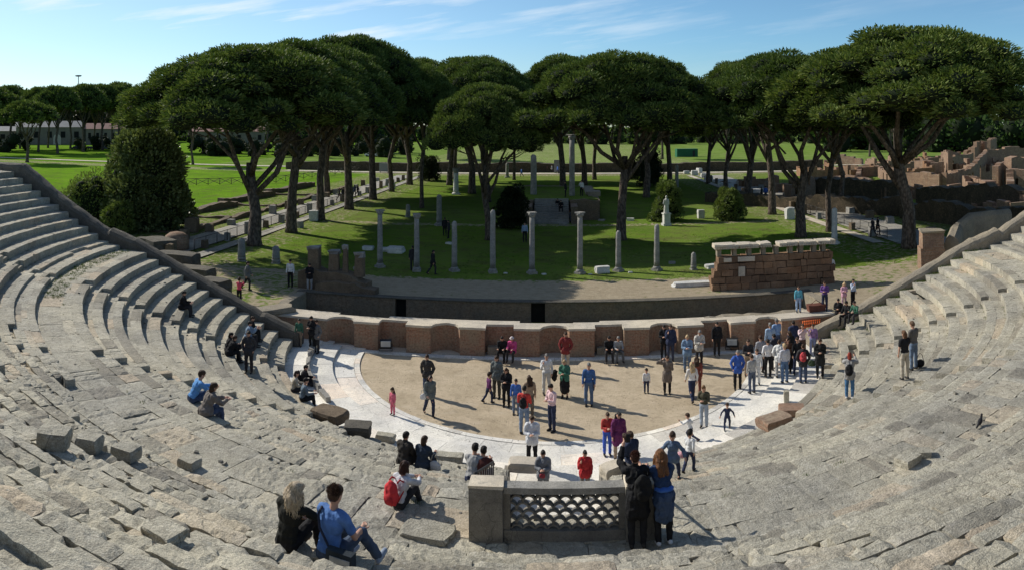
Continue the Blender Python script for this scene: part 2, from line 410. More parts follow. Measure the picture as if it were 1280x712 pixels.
cam = bpy.data.cameras.new('camera'); co = bpy.data.objects.new('camera', cam); COL.objects.link(co); SC.camera = co
co.location = (0, CY, HC); co.rotation_euler = (pi / 2, 0, -(640 - CX) / F)
cam.type = 'PANO'; cam.panorama_type = 'CENTRAL_CYLINDRICAL'
hw = 640 / F
cam.central_cylindrical_range_u_min = -hw; cam.central_cylindrical_range_u_max = hw
cam.central_cylindrical_range_v_min = -(712 - YH) / F; cam.central_cylindrical_range_v_max = YH / F
cam.central_cylindrical_radius = 1.0
cam.clip_start = .05; cam.clip_end = 5000
SC.view_settings.view_transform = 'Standard'; SC.view_settings.look = 'None'; SC.view_settings.exposure = 0; SC.view_settings.gamma = 1
SC.render.engine = 'CYCLES'; SC.cycles.max_bounces = 6; SC.cycles.use_denoising = True

# ------------------------------------------------------------------ ground
def dirt_w(x, y):
    if y < 11.8 and abs(x) < 45:
        w = .86 + .35 * noise.noise((x * .35, y * .5, 4)) if y < 10.5 else (11.8 - y) / 1.3
        if x > 6 and y > 6.5: w = min(w, .75)
        if x < -15: w = .55 + .3 * noise.noise((x * .2, y * .2, 0))
        if x > 18: w = .62
        return w
    if -25 < x < 24 and 36 < y < 38.5: return .5
    if x < -60 and y < 25: return .1
    if y > 112 and y < 122: return .5
    if abs(x) < 23 and y < 110: return .12 + .25 * noise.noise((x * .11, y * .11, 3))
    if abs(x) < 40: return .4
    return .05
def field_w(x, y):
    if y > 128: return .85 + .1 * noise.noise((x * .01, y * .01, 1)) if x > -90 + (y - 128) * .02 else .45
    if x < -42 + max(0, (y - 60)) * .1: return .45
    return .0

def build_ground():
    xs = [-3000, -1200, -600, -350, -220, -150] + [-110 + 2.5 * i for i in range(0, 24)] + [-50 + i for i in range(101)] + [52.5 + 2.5 * i for i in range(24)] + [150, 220, 350, 600, 1200, 3000]
    xs = sorted(set(xs + [-18, 18, -15, 15]))
    ys = [-1500, -500, -150, -60, -40, -30, -18, -10, -1.5, 1, 3, 5.3] + [6 + i for i in range(60)] + [67.5 + 2.5 * i for i in range(26)] + [140, 155, 175, 200, 240, 300, 400, 600, 1000, 2000, 4000]
    ys = sorted(set(ys))
    idx = {}; vs = []; fs = []; dw = []; fw = []
    for j, y in enumerate(ys):
        for i, x in enumerate(xs):
            idx[i, j] = len(vs)
            z = 1.5 + (.06 * noise.noise((x * .15, y * .15, 0)) if 14 < y < 110 and abs(x) < 60 and 7 < abs(x) + 7 else 0)
            vs.append((x, y, z)); dw.append(dirt_w(x, y)); fw.append(field_w(x, y))
    for j in range(len(ys) - 1):
        for i in range(len(xs) - 1):
            mx, my = (xs[i] + xs[i + 1]) / 2, (ys[j] + ys[j + 1]) / 2
            if abs(mx) < 18 and -18 < my < -1.5: continue
            if abs(mx) < 15 and -1.5 <= my < 5.3: continue
            fs.append((idx[i, j], idx[i + 1, j], idx[i + 1, j + 1], idx[i, j + 1]))
    me = bpy.data.meshes.new('ground'); me.from_pydata(vs, [], fs); me.materials.append(M['ground'])
    for nm, arr in (('dirt', dw), ('field', fw)):
        a = me.attributes.new(nm, 'FLOAT', 'POINT'); a.data.foreach_set('value', arr)
    me.polygons.foreach_set('use_smooth', [True] * len(fs)); me.update()
    tag(ob('ground', me), kind='structure')
build_ground()

def sheet(name, poly, z, mat, kind='structure', n=None):
    mb = MB(); mb.add([(x, y, z) for x, y in poly], [tuple(range(len(poly)))]); o = mb.build(name, mat, fix=False)
    if kind: tag(o, kind=kind)
    return o

# sand floor
mb = MB(); NA = 72
pts = [(9.8 * cos(pi + pi * k / NA), 9.8 * sin(pi + pi * k / NA) , 0) for k in range(NA + 1)]
pts = [(9.8, 0.2, 0)] + [(9.8 * cos(-pi * k / NA), 9.8 * sin(-pi * k / NA), 0) for k in range(NA + 1)] + [(-9.8, .2, 0)]
mb.add(pts, [tuple(range(len(pts) - 1, -1, -1))]); tag(mb.build('orchestra_floor', M['sand'], fix=False), kind='structure')

# marble paving: three low rings made of big slabs
def paving():
    mb = MB(); rnd = random.Random(5)
    rings = [(9.78, 10.05, .05, .7), (10.06, 11.1, .035, 1.7), (11.1, 12.2, .17, 1.6), (12.2, 13.45, .31, 1.9)]
    for (r0, r1, z, L) in rings:
        a = -pi + 0.0; end = 0.0
        while a < end - 1e-4:
            da = L * rnd.uniform(.7, 1.3) / r1; b = min(end, a + da)
            if end - b < .03: b = end
            zz = z + rnd.uniform(-.008, .008); g = .004
            n = max(2, int((b - a) / .035)); vs = []; fs = []
            for k in range(n + 1):
                t = a + g / r1 + (b - a - 2 * g / r1) * k / n
                for r in (r0, r1 - .012):
                    for q in (zz, -.05):
                        yy = r * sin(t)
                        vs.append((r * cos(t), yy, q))
            for k in range(n):
                o = k * 4; q = o + 4
                fs += [(o, o + 2, q + 2, q), (o, q, q + 1, o + 1), (o + 2, o + 3, q + 3, q + 2)]
            fs += [(0, 1, 3, 2), (n * 4, n * 4 + 2, n * 4 + 3, n * 4 + 1)]
            mb.add(vs, fs); a = b
    # side bays next to the podium and the strip at its foot
    for x0, x1, z in ((-15.2, -13.3, .30), (-13.3, -11.6, .27), (-11.6, -9.8, .12), (9.8, 11.6, .12), (11.6, 13.3, .27), (13.3, 15.2, .30)):
        mb.box(((x0 + x1) / 2, .06, z / 2 - .03), (x1 - x0 - .01, .44 + .0, z + .05))
    for k in range(14):
        mb.box((-9.1 + 1.4 * k, -.24, -.0), (1.385, .42, .10 + rnd.uniform(-.01, .01)))
    o = mb.build('orchestra_paving', M['marble']); tag(o, kind='structure')
    mb = MB(); mb.box((0, -20.2, .13), (2.9, 13.6, .36)); tag(mb.build('passage_floor', M['marble']), kind='structure')
paving()

# ------------------------------------------------------------------ the seating
def seating():
    root = empty('theatre_seating'); tag(root, 'curved rising tiers of worn grey stone seats around the orchestra', 'seating')
    rnd = random.Random(3)
    aisles = [radians(-90 - 37), radians(-90 + 37), radians(-90 - 64), radians(-90 + 64)]
    rows = [(R0 + TL * i, R0 + TL * (i + 1), ZB + RL * (i + 1), RL) for i in range(NL)]
    rows.append((R_PR0, R_PR1, ZPR + .006, .3)); rows.append((R_PR0 + 1.05, R_PR1 + .02, ZPR + .24, .3))
    rows += [(R_PR1 + TU * j, R_PR1 + TU * (j + 1), ZPR + RU * (j + 1), RU) for j in range(NU)]
    rows.append((R_TOP, 36.2, ZPR + RU * NU + .02, .4))
    for ri, (r0, r1, z, rise) in enumerate(rows):
        mb = MB(); lim = asin(min(1, abs(YEND) / r0))
        upper = ri > NL; top = ri == len(rows) - 1; extra = ri == NL + 1
        fullr = (r0, r1)
        nsub = (3 if upper else 2) if not top else 1
        cuts = [[], [r0 + (r1 - r0) * rnd.uniform(.42, .6)], [r0 + (r1 - r0) * rnd.uniform(.3, .4), r0 + (r1 - r0) * rnd.uniform(.62, .74)]][nsub - 1]
        subs = list(zip([r0] + cuts, cuts + [r1]))
        for si, (r0, r1) in enumerate(subs):
         a = -pi + lim; end = -lim; mbs = [mb, MB()] if si == 0 else mbs
         mb = mbs[0]
         while a < end - 1e-4:
            L = (rnd.uniform(.28, 1.0) if rnd.random() < .85 else rnd.uniform(1.0, 1.7)) if abs(a + pi / 2) < .72 else rnd.uniform(.9, 2.3); b = a + L / r0
            # aisle boundaries are block boundaries
            hw_ = .42 / r0
            kind = 0
            for s in aisles:
                if a < s - hw_ - 1e-5 < b: b = s - hw_
                elif abs(a - (s - hw_)) < 1e-4: b = s + hw_; kind = 1
            # well cut
            if r0 < R_PR0:
                wl = asin(min(1, 1.47 / r0)); wa, wb = -pi / 2 - wl, -pi / 2 + wl
                if a < wa - 1e-5 < b: b = wa
                elif abs(a - wa) < 1e-4: a = wb; mb = mbs[1]; continue
            b = min(b, end)
            if end - b < .3 / r0: b = end
            if extra and abs(a + pi / 2) < .55: a = b; mb = mbs[1]; continue
            sunk = 0.0
            near = -pi / 2 - .9 < a < -pi / 2 + .9; calm = a < -pi / 2 - .66 or a > -pi / 2 + .12 or (abs(a + pi / 2) < .66 and not upper and rnd.random() < .5)
            rr_ = rnd.random()
            pm = .025 if not upper else .05
            side_far = calm
            if side_far: pm = .006 if not upper else .012
            if rr_ < pm and not kind and not top and ri != NL: sunk = rnd.uniform(.07, .24)
            dz = rnd.gauss(0, .004 if side_far else .009) * (1 if si == 0 or not side_far else .3) ; dr = rnd.gauss(0, .006 if side_far else .016)
            tilt = rnd.gauss(0, .003 if side_far else .007); tilt2 = rnd.gauss(0, .002 if side_far else .007)
            split = [(r0 + dr - .01, r1 + (.07 if si == nsub - 1 else .0), z + dz - sunk)]
            if kind and not top and ri != NL and si == 0: split = [(r0, r1, z - rise * .5)]
            for (q0, q1, zt) in split:
                g = (.001 + rnd.random() ** 3 * (.006 if side_far else .016) + (.012 if rnd.random() < .06 else 0)) / r0; A, B = a + g, b - g
                cell = .085 if near else .17
                na = max(2, int((B - A) * q1 / cell)); nr = max(2, int((q1 - q0) / (.085 if near else .17)))
                vs = []; fs = []
                wear = rnd.uniform(.02, .07) * (.45 if side_far else .95)
                cz = rnd.uniform(0, 50)
                ang = [rnd.uniform(-.015, .02) for _ in range(4)]
                for i in range(nr + 1):
                    fr = i / nr; r = q0 + (q1 - q0) * fr
                    for k in range(na + 1):
                        fa = k / na; t = A + (B - A) * fa
                        x, y = r * cos(t), r * sin(t)
                        n1 = noise.noise((x * 2.1 + cz, y * 2.1, z)); n2 = noise.noise((x * 6.5, y * 6.5, cz))
                        zz = zt + n1 * (.012 if side_far else .024) + n2 * (.008 if side_far else .016) + (min(0, noise.noise((x * 11, y * 11, cz)) + .12) * .06 if not side_far else 0) + tilt * (fa - .5) * L + tilt2 * (fr - .5)
                        ef = min(i, (nr - i) * 3) ; ea = min(k, na - k)
                        if i == 0: zz -= wear * (.55 + n2 * 1.3) * (1 if si == 0 else .35); rr = r + wear * .35 * (1 + n1 * 1.5) * (1 if si == 0 else .3)
                        else: rr = r
                        if ea == 0: zz -= wear * .45 * (1 + n2)
                        if ea == 0 and i == 0: zz -= wear * .6; rr += wear * .5
                        if sunk: zz += n2 * .06 + n1 * .05
                        vs.append((rr * cos(t), rr * sin(t), zz))
                W = na + 1
                for i in range(nr):
                    for k in range(na):
                        fs.append((i * W + k, (i + 1) * W + k, (i + 1) * W + k + 1, i * W + k + 1))
                loop = list(range(W)) + [i * W + na for i in range(1, nr + 1)] + [nr * W + k for k in range(na - 1, -1, -1)] + [i * W for i in range(nr - 1, 0, -1)]
                base = len(vs); zb = z - rise - .10
                zm = (zt + zb) / 2
                for ii in loop:
                    v = vs[ii]; n3 = noise.noise((v[0] * 5, v[1] * 5, 7)) * .022
                    s_ = 1 + (n3 - .004) / max(r0, 1)
                    vs.append((v[0] * s_, v[1] * s_, zm + .04))
                base2 = len(vs)
                for ii in loop: v = vs[ii]; vs.append((v[0], v[1], zb))
                nl = len(loop)
                for k in range(nl):
                    k2 = (k + 1) % nl
                    fs.append((loop[k], loop[k2], base + k2, base + k)); fs.append((base + k, base + k2, base2 + k2, base2 + k))
                mb.add(vs, fs, False)
            a = b
        for q_ in mbs:
            if q_.v: q_.build('walkway' if ri == NL or top else 'seat_tier', M['stone'], root)
    # walls of the sunken passage
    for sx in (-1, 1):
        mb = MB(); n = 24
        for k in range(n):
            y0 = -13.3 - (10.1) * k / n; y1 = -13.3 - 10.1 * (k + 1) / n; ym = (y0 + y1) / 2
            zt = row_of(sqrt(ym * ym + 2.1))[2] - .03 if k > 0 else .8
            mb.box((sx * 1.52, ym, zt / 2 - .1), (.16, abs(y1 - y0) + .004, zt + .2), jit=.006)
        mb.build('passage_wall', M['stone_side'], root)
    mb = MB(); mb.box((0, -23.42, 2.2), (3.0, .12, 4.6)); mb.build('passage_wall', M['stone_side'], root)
seating()

def end_wall(sx, mat, label):
    mb = MB(); rnd = random.Random(8 + sx)
    prof = []
    r = 13.0
    while r <= 37.0:
        i, ri, zt = row_of(max(r, R0))
        if r < 15: z = 1.15 + max(0, (r - 13.3)) * .36
        elif r < R_PR0: z = ZB + (r - R0) / TL * RL + .60
        elif r < R_PR1: z = ZPR + .55 + (r - R_PR0) * .3
        else: z = ZPR + (r - R_PR1) / TU * RU + .85
        if r > 29: z += min(1.0, (r - 29) / 3.5) * .42
        z = min(z, 9.25)
        prof.append((r, z)); r += .22
    W = .78; nsec = [(-W / 2, -.9), (-W / 2 - .02, -.22), (-W * .42, -.05), (-W * .22, .035), (0, .06), (W * .22, .035), (W * .42, -.05), (W / 2 + .02, -.22), (W / 2, -.9)]
    vs = []; fs = []
    n = len(nsec) + 2
    for (r, z) in prof:
        sec = [(-W / 2 - .02, 'b')] + list(nsec) + [(W / 2 + .02, 'b')]
        for (o, dz) in sec:
            zz = -.05 if dz == 'b' else z + dz
            y = YEND + .38 + o
            nn = noise.noise((r * 1.6, o * 4, sx * 5)) * .05 + noise.noise((r * 6, o * 9, 2)) * .022
            vs.append((sx * r, y + nn, zz + (0 if dz == 'b' else nn * 1.1)))
    for i in range(len(prof) - 1):
        for k in range(n - 1):
            fs.append((i * n + k, i * n + k + 1, (i + 1) * n + k + 1, (i + 1) * n + k))
    fs.append(tuple(range(n))); fs.append(tuple((len(prof) - 1) * n + k for k in range(n - 1, -1, -1)))
    mb.add(vs, fs, False)
    o = mb.build('end_wall', mat); tag(o, label, 'wall', 'sloping end walls of the seating')
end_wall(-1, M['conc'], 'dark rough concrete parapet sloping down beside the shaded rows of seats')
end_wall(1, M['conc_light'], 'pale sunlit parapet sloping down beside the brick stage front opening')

# ------------------------------------------------------------------ podium with niches
NS = 2.8
def plan(front, half, depth, arcd, back, x0=-14.9, x1=14.9, rag=0, rnd=None):
    pts = [(x0, back), (x0, front)]
    for k in range(-5, 6):
        c = k * NS
        if k in (-5, 5):
            continue
        if k % 2 == 0:
            pts.append((c - half, front))
            for q in range(1, 12):
                t = pi * q / 12; pts.append((c - half * cos(t), front + arcd * sin(t)))
            pts.append((c + half, front))
        else:
            pts += [(c - half, front), (c - half + .001, front + depth), (c + half - .001, front + depth), (c + half, front)]
    pts.append((x1, front)); pts.append((x1, back))
    return pts
def extrude(mb, pts, z0, z1, jitter=0.0):
    n = len(pts); vs = [(x, y, z0) for x, y in pts] + [(x, y, z1) for x, y in pts]
    fs = [(k, (k + 1) % n, n + (k + 1) % n, n + k) for k in range(n)] + [tuple(range(n - 1, -1, -1)), tuple(range(n, 2 * n))]
    mb.add(vs, fs)
root = empty('stage_front', (0, 0, 0)); tag(root, 'low red brick stage front with round and square niches under a pale stone top', 'stage wall')
mb = MB(); extrude(mb, plan(0, .76, .70, .74, .98), -.05, 1.38); mb.build('niche_wall', M['brick'], root)
mb = MB()
rnd = random.Random(2)
bk = [(-14.95, 1.0)]
p = plan(-.06, .71, .74, .72, 0)[1:-1]
p[0] = (-14.98, -.06); p[-1] = (14.98, -.06)
fine = []
for a, b in zip(p, p[1:]):
    L = sqrt((a[0] - b[0]) ** 2 + (a[1] - b[1]) ** 2); n = max(1, int(L / .28))
    for k in range(n):
        t = k / n; fine.append((a[0] + (b[0] - a[0]) * t + rnd.uniform(-.02, .02), a[1] + (b[1] - a[1]) * t + rnd.uniform(-.035, .03)))
fine.append(p[-1])
x = 14.98; back = []
yb = 1.25
while x > -14.9:
    L = rnd.choice([1.4, 1.4, 2.8]); nx = max(-14.98, x - L)
    yb = rnd.choice([1.02, 1.38, 1.15, 1.4])
    back += [(x, yb), (nx + .001, yb)]; x = nx
extrude(mb, fine + back, 1.384, 1.50); mb.build('coping', M['slab'], root)
# straggling brick ends of the front towards the side passages are built with the stage pit walls
def step_wall(mb, p0, p1, t, z0, zt, seg=.8, rag=.2, rnd=random, openings=0.0):
    p0, p1 = Vector((*p0, 0)), Vector((*p1, 0)); d = p1 - p0; L = d.length; d.normalize(); nr_ = Vector((-d.y, d.x, 0)) * t / 2
    u = 0; prev = None
    while u < L - .05:
        l = min(L - u, seg * rnd.uniform(.5, 1.8)); f = (u + l / 2) / L * (len(zt) - 1); k = min(int(f), len(zt) - 2); z = zt[k] + (zt[k + 1] - zt[k]) * (f - k)
        z = max(z0 + .15, z + rnd.uniform(-rag, rag)); z2 = max(z0 + .12, z + rnd.uniform(-rag, rag) * .5)
        j = lambda: Vector((rnd.uniform(-.03, .03), rnd.uniform(-.03, .03), rnd.uniform(-.04, .04)))
        a, b = p0 + d * u, p0 + d * (u + l + .01); zb = z0
        if openings and rnd.random() < openings and z - z0 > 2.2: zb = z0 + (z - z0) * .68
        vs = [a + nr_, b + nr_, b - nr_, a - nr_]
        V8 = [v + Vector((0, 0, zb)) for v in vs] + [vs[0] + Vector((0, 0, z)) + j(), vs[1] + Vector((0, 0, z2)) + j(), vs[2] + Vector((0, 0, z2)) + j(), vs[3] + Vector((0, 0, z)) + j()]
        mb.add(V8, [(3, 2, 1, 0), (4, 5, 6, 7), (0, 1, 5, 4), (1, 2, 6, 5), (2, 3, 7, 6), (3, 0, 4, 7)])
        u += l
def rag_wall(mb, p0, p1, t, z0, zt, seg=.5, rag=.12, rnd=random):
    """wall with a broken top; zt: list of top heights interpolated along its length"""
    p0, p1 = Vector((*p0, 0)), Vector((*p1, 0)); d = p1 - p0; L = d.length; d.normalize(); nrm = Vector((-d.y, d.x, 0)) * t / 2
    n = max(2, int(L / seg)); vs = []; fs = []
    for i in range(n + 1):
        f = i / n; u = f * (len(zt) - 1); k = min(int(u), len(zt) - 2); z = zt[k] + (zt[k + 1] - zt[k]) * (u - k)
        z += rnd.uniform(-rag, rag); z = max(z, z0 + .08)
        q = p0 + d * L * f + Vector((rnd.uniform(-.03, .03), rnd.uniform(-.03, .03), 0))
        for sg, zz in ((1, z0), (1, z), (-1, z + rnd.uniform(-rag, rag) * .4), (-1, z0)):
            vs.append((q.x + nrm.x * sg, q.y + nrm.y * sg, zz))
    for i in range(n):
        o = i * 4; q = o + 4
        fs += [(o, o + 1, q + 1, q), (o + 1, o + 2, q + 2, q + 1), (o + 2, o + 3, q + 3, q + 2)]
    fs += [(0, 3, 2, 1), (n * 4, n * 4 + 1, n * 4 + 2, n * 4 + 3)]
    mb.add(vs, fs)

# stage pit: floor, rear retaining wall with a door gap
mb = MB(); mb.box((0, .47, -.02), (29.6, .92, .16)); tag(mb.build('niche_floor', M['slab']), kind='structure')
sheet('stage_pit_floor', [(-15.5, .92), (15.5, .92), (15.5, 5.8), (-15.5, 5.8)], .30, M['ground'])
root = empty('stage_back_wall'); tag(root, 'long low grey brick wall along the far side of the stage pit', 'wall')
for x0, x1 in ((-15.6, -9.4), (-8.7, -1.35), (-.55, 15.6)):
    mb = MB(); rag_wall(mb, (x0, 5.42), (x1, 5.42), .5, .2, [1.52, 1.54, 1.52], .6, .02, rnd); mb.build('wall', M['brick_dark'], root)
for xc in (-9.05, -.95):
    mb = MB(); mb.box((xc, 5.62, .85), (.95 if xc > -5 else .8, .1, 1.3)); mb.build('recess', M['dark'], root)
mb = MB(); mb.box((0, 5.42, 1.56), (31.2, .62, .06)); mb.build('coping', M['conc'], root)
mb = MB(); rag_wall(mb, (-15.3, .9), (-15.3, 5.2), .55, .1, [1.55, 1.6, 1.55], .5, .04, rnd)
tag(mb.build('return_wall', M['conc_light']), 'short pale-topped wall closing the shaded end of the stage pit', 'wall')
mb = MB(); rag_wall(mb, (15.3, 1.6), (15.3, 5.2), .55, .1, [1.45, 1.6, 1.55], .5, .04, rnd)
tag(mb.build('return_wall', M['conc_light']), 'short wall closing the stage pit beside the orange netting', 'wall')
# rubble ridge lit on the stage pit, right
for (xa, xb, y0, zt, lab) in ((7.5, 14.5, 3.0, .95, 'low weedy rubble ridge in the stage pit behind the crowd'),):
    mb = MB(); rag_wall(mb, (xa, y0), (xb, y0), 1.5, .25, [zt * .8, zt, zt * .9, zt * 1.05], .4, .06, rnd); tag(mb.build('rubble_ridge', M['conc_light']), lab, 'rubble')

# orange net between stage front and right parapet
root = empty('safety_barrier', (15.6, .4, .3)); tag(root, 'orange plastic safety net on yellow rails closing the gap beside the stage front', 'barrier')
mb = MB(); o = hit(1031, 420, .3)
for k in range(9): mb.tube([(-.7 + .17 * k, 0, .25), (-.7 + .17 * k, 0, 1.35)], .03, 5)
for k in range(7): mb.tube([(-.7, .0, .28 + .17 * k), (.7, .0, .28 + .17 * k)], .03, 5)
mb.build('net', M['orange'], root)
mb = MB()
for k in range(6): mb.tube([(-.8 + .3 * k, -.1, 0), (-.8 + .3 * k, -.1, .7)], .025, 6)
mb.tube([(-.85, -.1, .7), (.8, -.1, .7)], .03, 6); mb.build('rail', M['yellowrail'], root)
root.location = (13.55, -.30, .12); root.scale = (.72, 1, .92)

# ------------------------------------------------------------------ pines
def tufts(mb, c, R, flat, n, size, rnd, up=.25, lo=-.55, asp=.36):
    vs, fs = mb.v, mb.f
    for _ in range(n):
        while True:
            u = rnd.uniform(lo, 1); t = rnd.uniform(0, 2 * pi); s_ = sqrt(1 - u * u)
            nx, ny, nz = s_ * cos(t), s_ * sin(t), u
            if u > -.1 or rnd.random() < .6: break
        k = rnd.uniform(.80, 1.16)
        px, py, pz = c[0] + nx * R * k, c[1] + ny * R * k, c[2] + nz * R * flat * k
        dx, dy, dz = nx + rnd.uniform(-.6, .6), ny + rnd.uniform(-.6, .6), nz + up + rnd.uniform(-.5, .6)
        l = sqrt(dx * dx + dy * dy + dz * dz) + 1e-6; S = size * rnd.uniform(.7, 1.4) / l
        dx *= S; dy *= S; dz *= S
        ax, ay, az = rnd.uniform(-1, 1), rnd.uniform(-1, 1), rnd.uniform(-1, 1)
        ex, ey, ez = dy * az - dz * ay, dz * ax - dx * az, dx * ay - dy * ax
        l = sqrt(ex * ex + ey * ey + ez * ez) + 1e-6; w = size * asp / l
        ex *= w; ey *= w; ez *= w
        o = len(vs)
        vs.extend(((px - ex * .6, py - ey * .6, pz - ez * .6), (px + ex * .6, py + ey * .6, pz + ez * .6),
                   (px + dx + ex * .35, py + dy + ey * .35, pz + dz + ez * .35), (px + dx - ex * .35, py + dy - ey * .35, pz + dz - ez * .35)))
        fs.append((o, o + 1, o + 2, o + 3)); mb.sm.append(False)

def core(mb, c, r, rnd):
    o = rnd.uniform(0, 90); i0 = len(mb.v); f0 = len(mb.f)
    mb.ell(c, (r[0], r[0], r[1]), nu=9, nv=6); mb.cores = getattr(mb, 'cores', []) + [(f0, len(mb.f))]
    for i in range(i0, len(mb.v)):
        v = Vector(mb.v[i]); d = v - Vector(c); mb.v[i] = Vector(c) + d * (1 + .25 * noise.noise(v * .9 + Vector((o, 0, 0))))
    
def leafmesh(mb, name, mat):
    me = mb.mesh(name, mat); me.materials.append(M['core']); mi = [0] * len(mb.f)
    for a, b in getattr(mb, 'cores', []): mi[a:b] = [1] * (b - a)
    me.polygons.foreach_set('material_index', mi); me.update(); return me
def pine_template(seed, R=8.0, Hd=6.7, zb=9.2, nl=112, ntuft=900, size=.19, trunk_r=.35, forks=7, fork_z=7.5):
    rnd = random.Random(seed); lobes = []
    # lopsided outline
    ph = [rnd.uniform(0, 6.28) for _ in range(3)]
    def rad(t): return R * (.88 + .10 * sin(2 * t + ph[0]) + .08 * sin(3 * t + ph[1]) + .06 * sin(5 * t + ph[2]))
    for i in range(nl):
        t = i * 2.39996 + rnd.uniform(-.3, .3); f = sqrt((i + .5) / nl); rm = rad(t); r = rm * f * .88
        z = zb + Hd * (max(0, 1 - (f * .97) ** 2)) ** .62 + rnd.uniform(-.45, .5)
        lr = rnd.uniform(.7, 1.6) * (1.0 - .2 * f)
        lobes.append((r * cos(t), r * sin(t), z - lr * .5, lr))
        if f > .45 and rnd.random() < .75:      # lower storey
            z2 = zb + Hd * .10 + (z - zb) * .35 + rnd.uniform(-.6, .4); q = .86
            lobes.append((r * q * cos(t + .2), r * q * sin(t + .2), z2 - .2, lr * .95))
        if f < .6 and rnd.random() < .6:
            lobes.append((r * cos(t + .5), r * sin(t + .5), zb + (z - zb) * rnd.uniform(.35, .6), lr))
    cm = MB()
    for (x, y, z, lr) in lobes:
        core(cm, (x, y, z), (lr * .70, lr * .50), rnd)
        tufts(cm, (x, y, z), lr, .74, int(ntuft * lr * lr / 1.5), size, rnd)
    crown = leafmesh(cm, 'crown', M['needle'])
    tm = MB()
    tw = [(0, 0, -.2), (rnd.uniform(-.1, .1), rnd.uniform(-.1, .1), 1.2)]
    top = Vector((rnd.uniform(-.5, .5), rnd.uniform(-.5, .5), fork_z)); b = Vector((rnd.uniform(-.3, .3), rnd.uniform(-.3, .3), fork_z * .5))
    tm.tube([(0, 0, -.3), (0, 0, .5), (b.x * .4, b.y * .4, 2), tuple(b), tuple(top), (top.x * 1.2, top.y * 1.2, fork_z + 1.6)],
            [trunk_r * 1.45, trunk_r * 1.12, trunk_r, trunk_r * .9, trunk_r * .85, trunk_r * .6], 12)
    for k in range(forks):
        t = 2 * pi * k / forks + rnd.uniform(-.3, .3); z0 = fork_z + rnd.uniform(-1.6, 1.2)
        rr = rad(t) * rnd.uniform(.45, .72); z1 = zb + rnd.uniform(.8, 3.4); f = z0 / fork_z
        s0 = Vector((top.x * min(1, f), top.y * min(1, f), z0)); e = Vector((rr * cos(t), rr * sin(t), z1))
        m1 = s0.lerp(e, .35) + Vector((rnd.uniform(-.4, .4), rnd.uniform(-.4, .4), -.1)); m2 = s0.lerp(e, .7) + Vector((rnd.uniform(-.4, .4), rnd.uniform(-.4, .4), .25))
        q = trunk_r * rnd.uniform(.42, .62)
        tm.tube([tuple(s0), tuple(m1), tuple(m2), tuple(e)], [q, q * .8, q * .6, q * .3], 8)
        for j in range(3):
            s1 = m2.lerp(e, rnd.uniform(-.8, .6)); t2 = t + rnd.uniform(-1, 1); e2 = s1 + Vector((cos(t2), sin(t2), 0)) * rnd.uniform(1.2, 2.6) + Vector((0, 0, rnd.uniform(.8, 1.8)))
            tm.tube([tuple(s1), tuple((s1 + e2) / 2 + Vector((0, 0, -.15))), tuple(e2)], [q * .4, q * .3, q * .12], 6)
    return tm.mesh('trunk', M['bark']), crown

PT = [pine_template(1, forks=6, fork_z=5.2, trunk_r=.36), pine_template(2, R=7.4, fork_z=6.8), pine_template(3, R=8.4, fork_z=5.8, forks=8),
      pine_template(4, R=6.8, Hd=6.0, nl=100, fork_z=7.6, trunk_r=.27)]
PF = [pine_template(5, R=8, Hd=5.2, zb=10.6, nl=60, ntuft=150, size=.55, fork_z=6.5), pine_template(6, R=7.5, Hd=5.6, zb=10.4, nl=60, ntuft=150, size=.55, fork_z=7.5)]
NOMH = [17.2, 17.4, 17.6, 16.8]
def pine(x, y, H, R, var, rot, label, group='umbrella pines around the ruins', far=False, lean=0.0):
    t = empty('umbrella_pine', (x, y, 1.5), rot); tag(t, label, 'tree', group)
    tr, cr = (PF if far else PT)[var]
    t.scale = (R / 7.6, R / 7.6, H / 16.9); 
    ob('trunk', tr, t); ob('crown', cr, t); return t
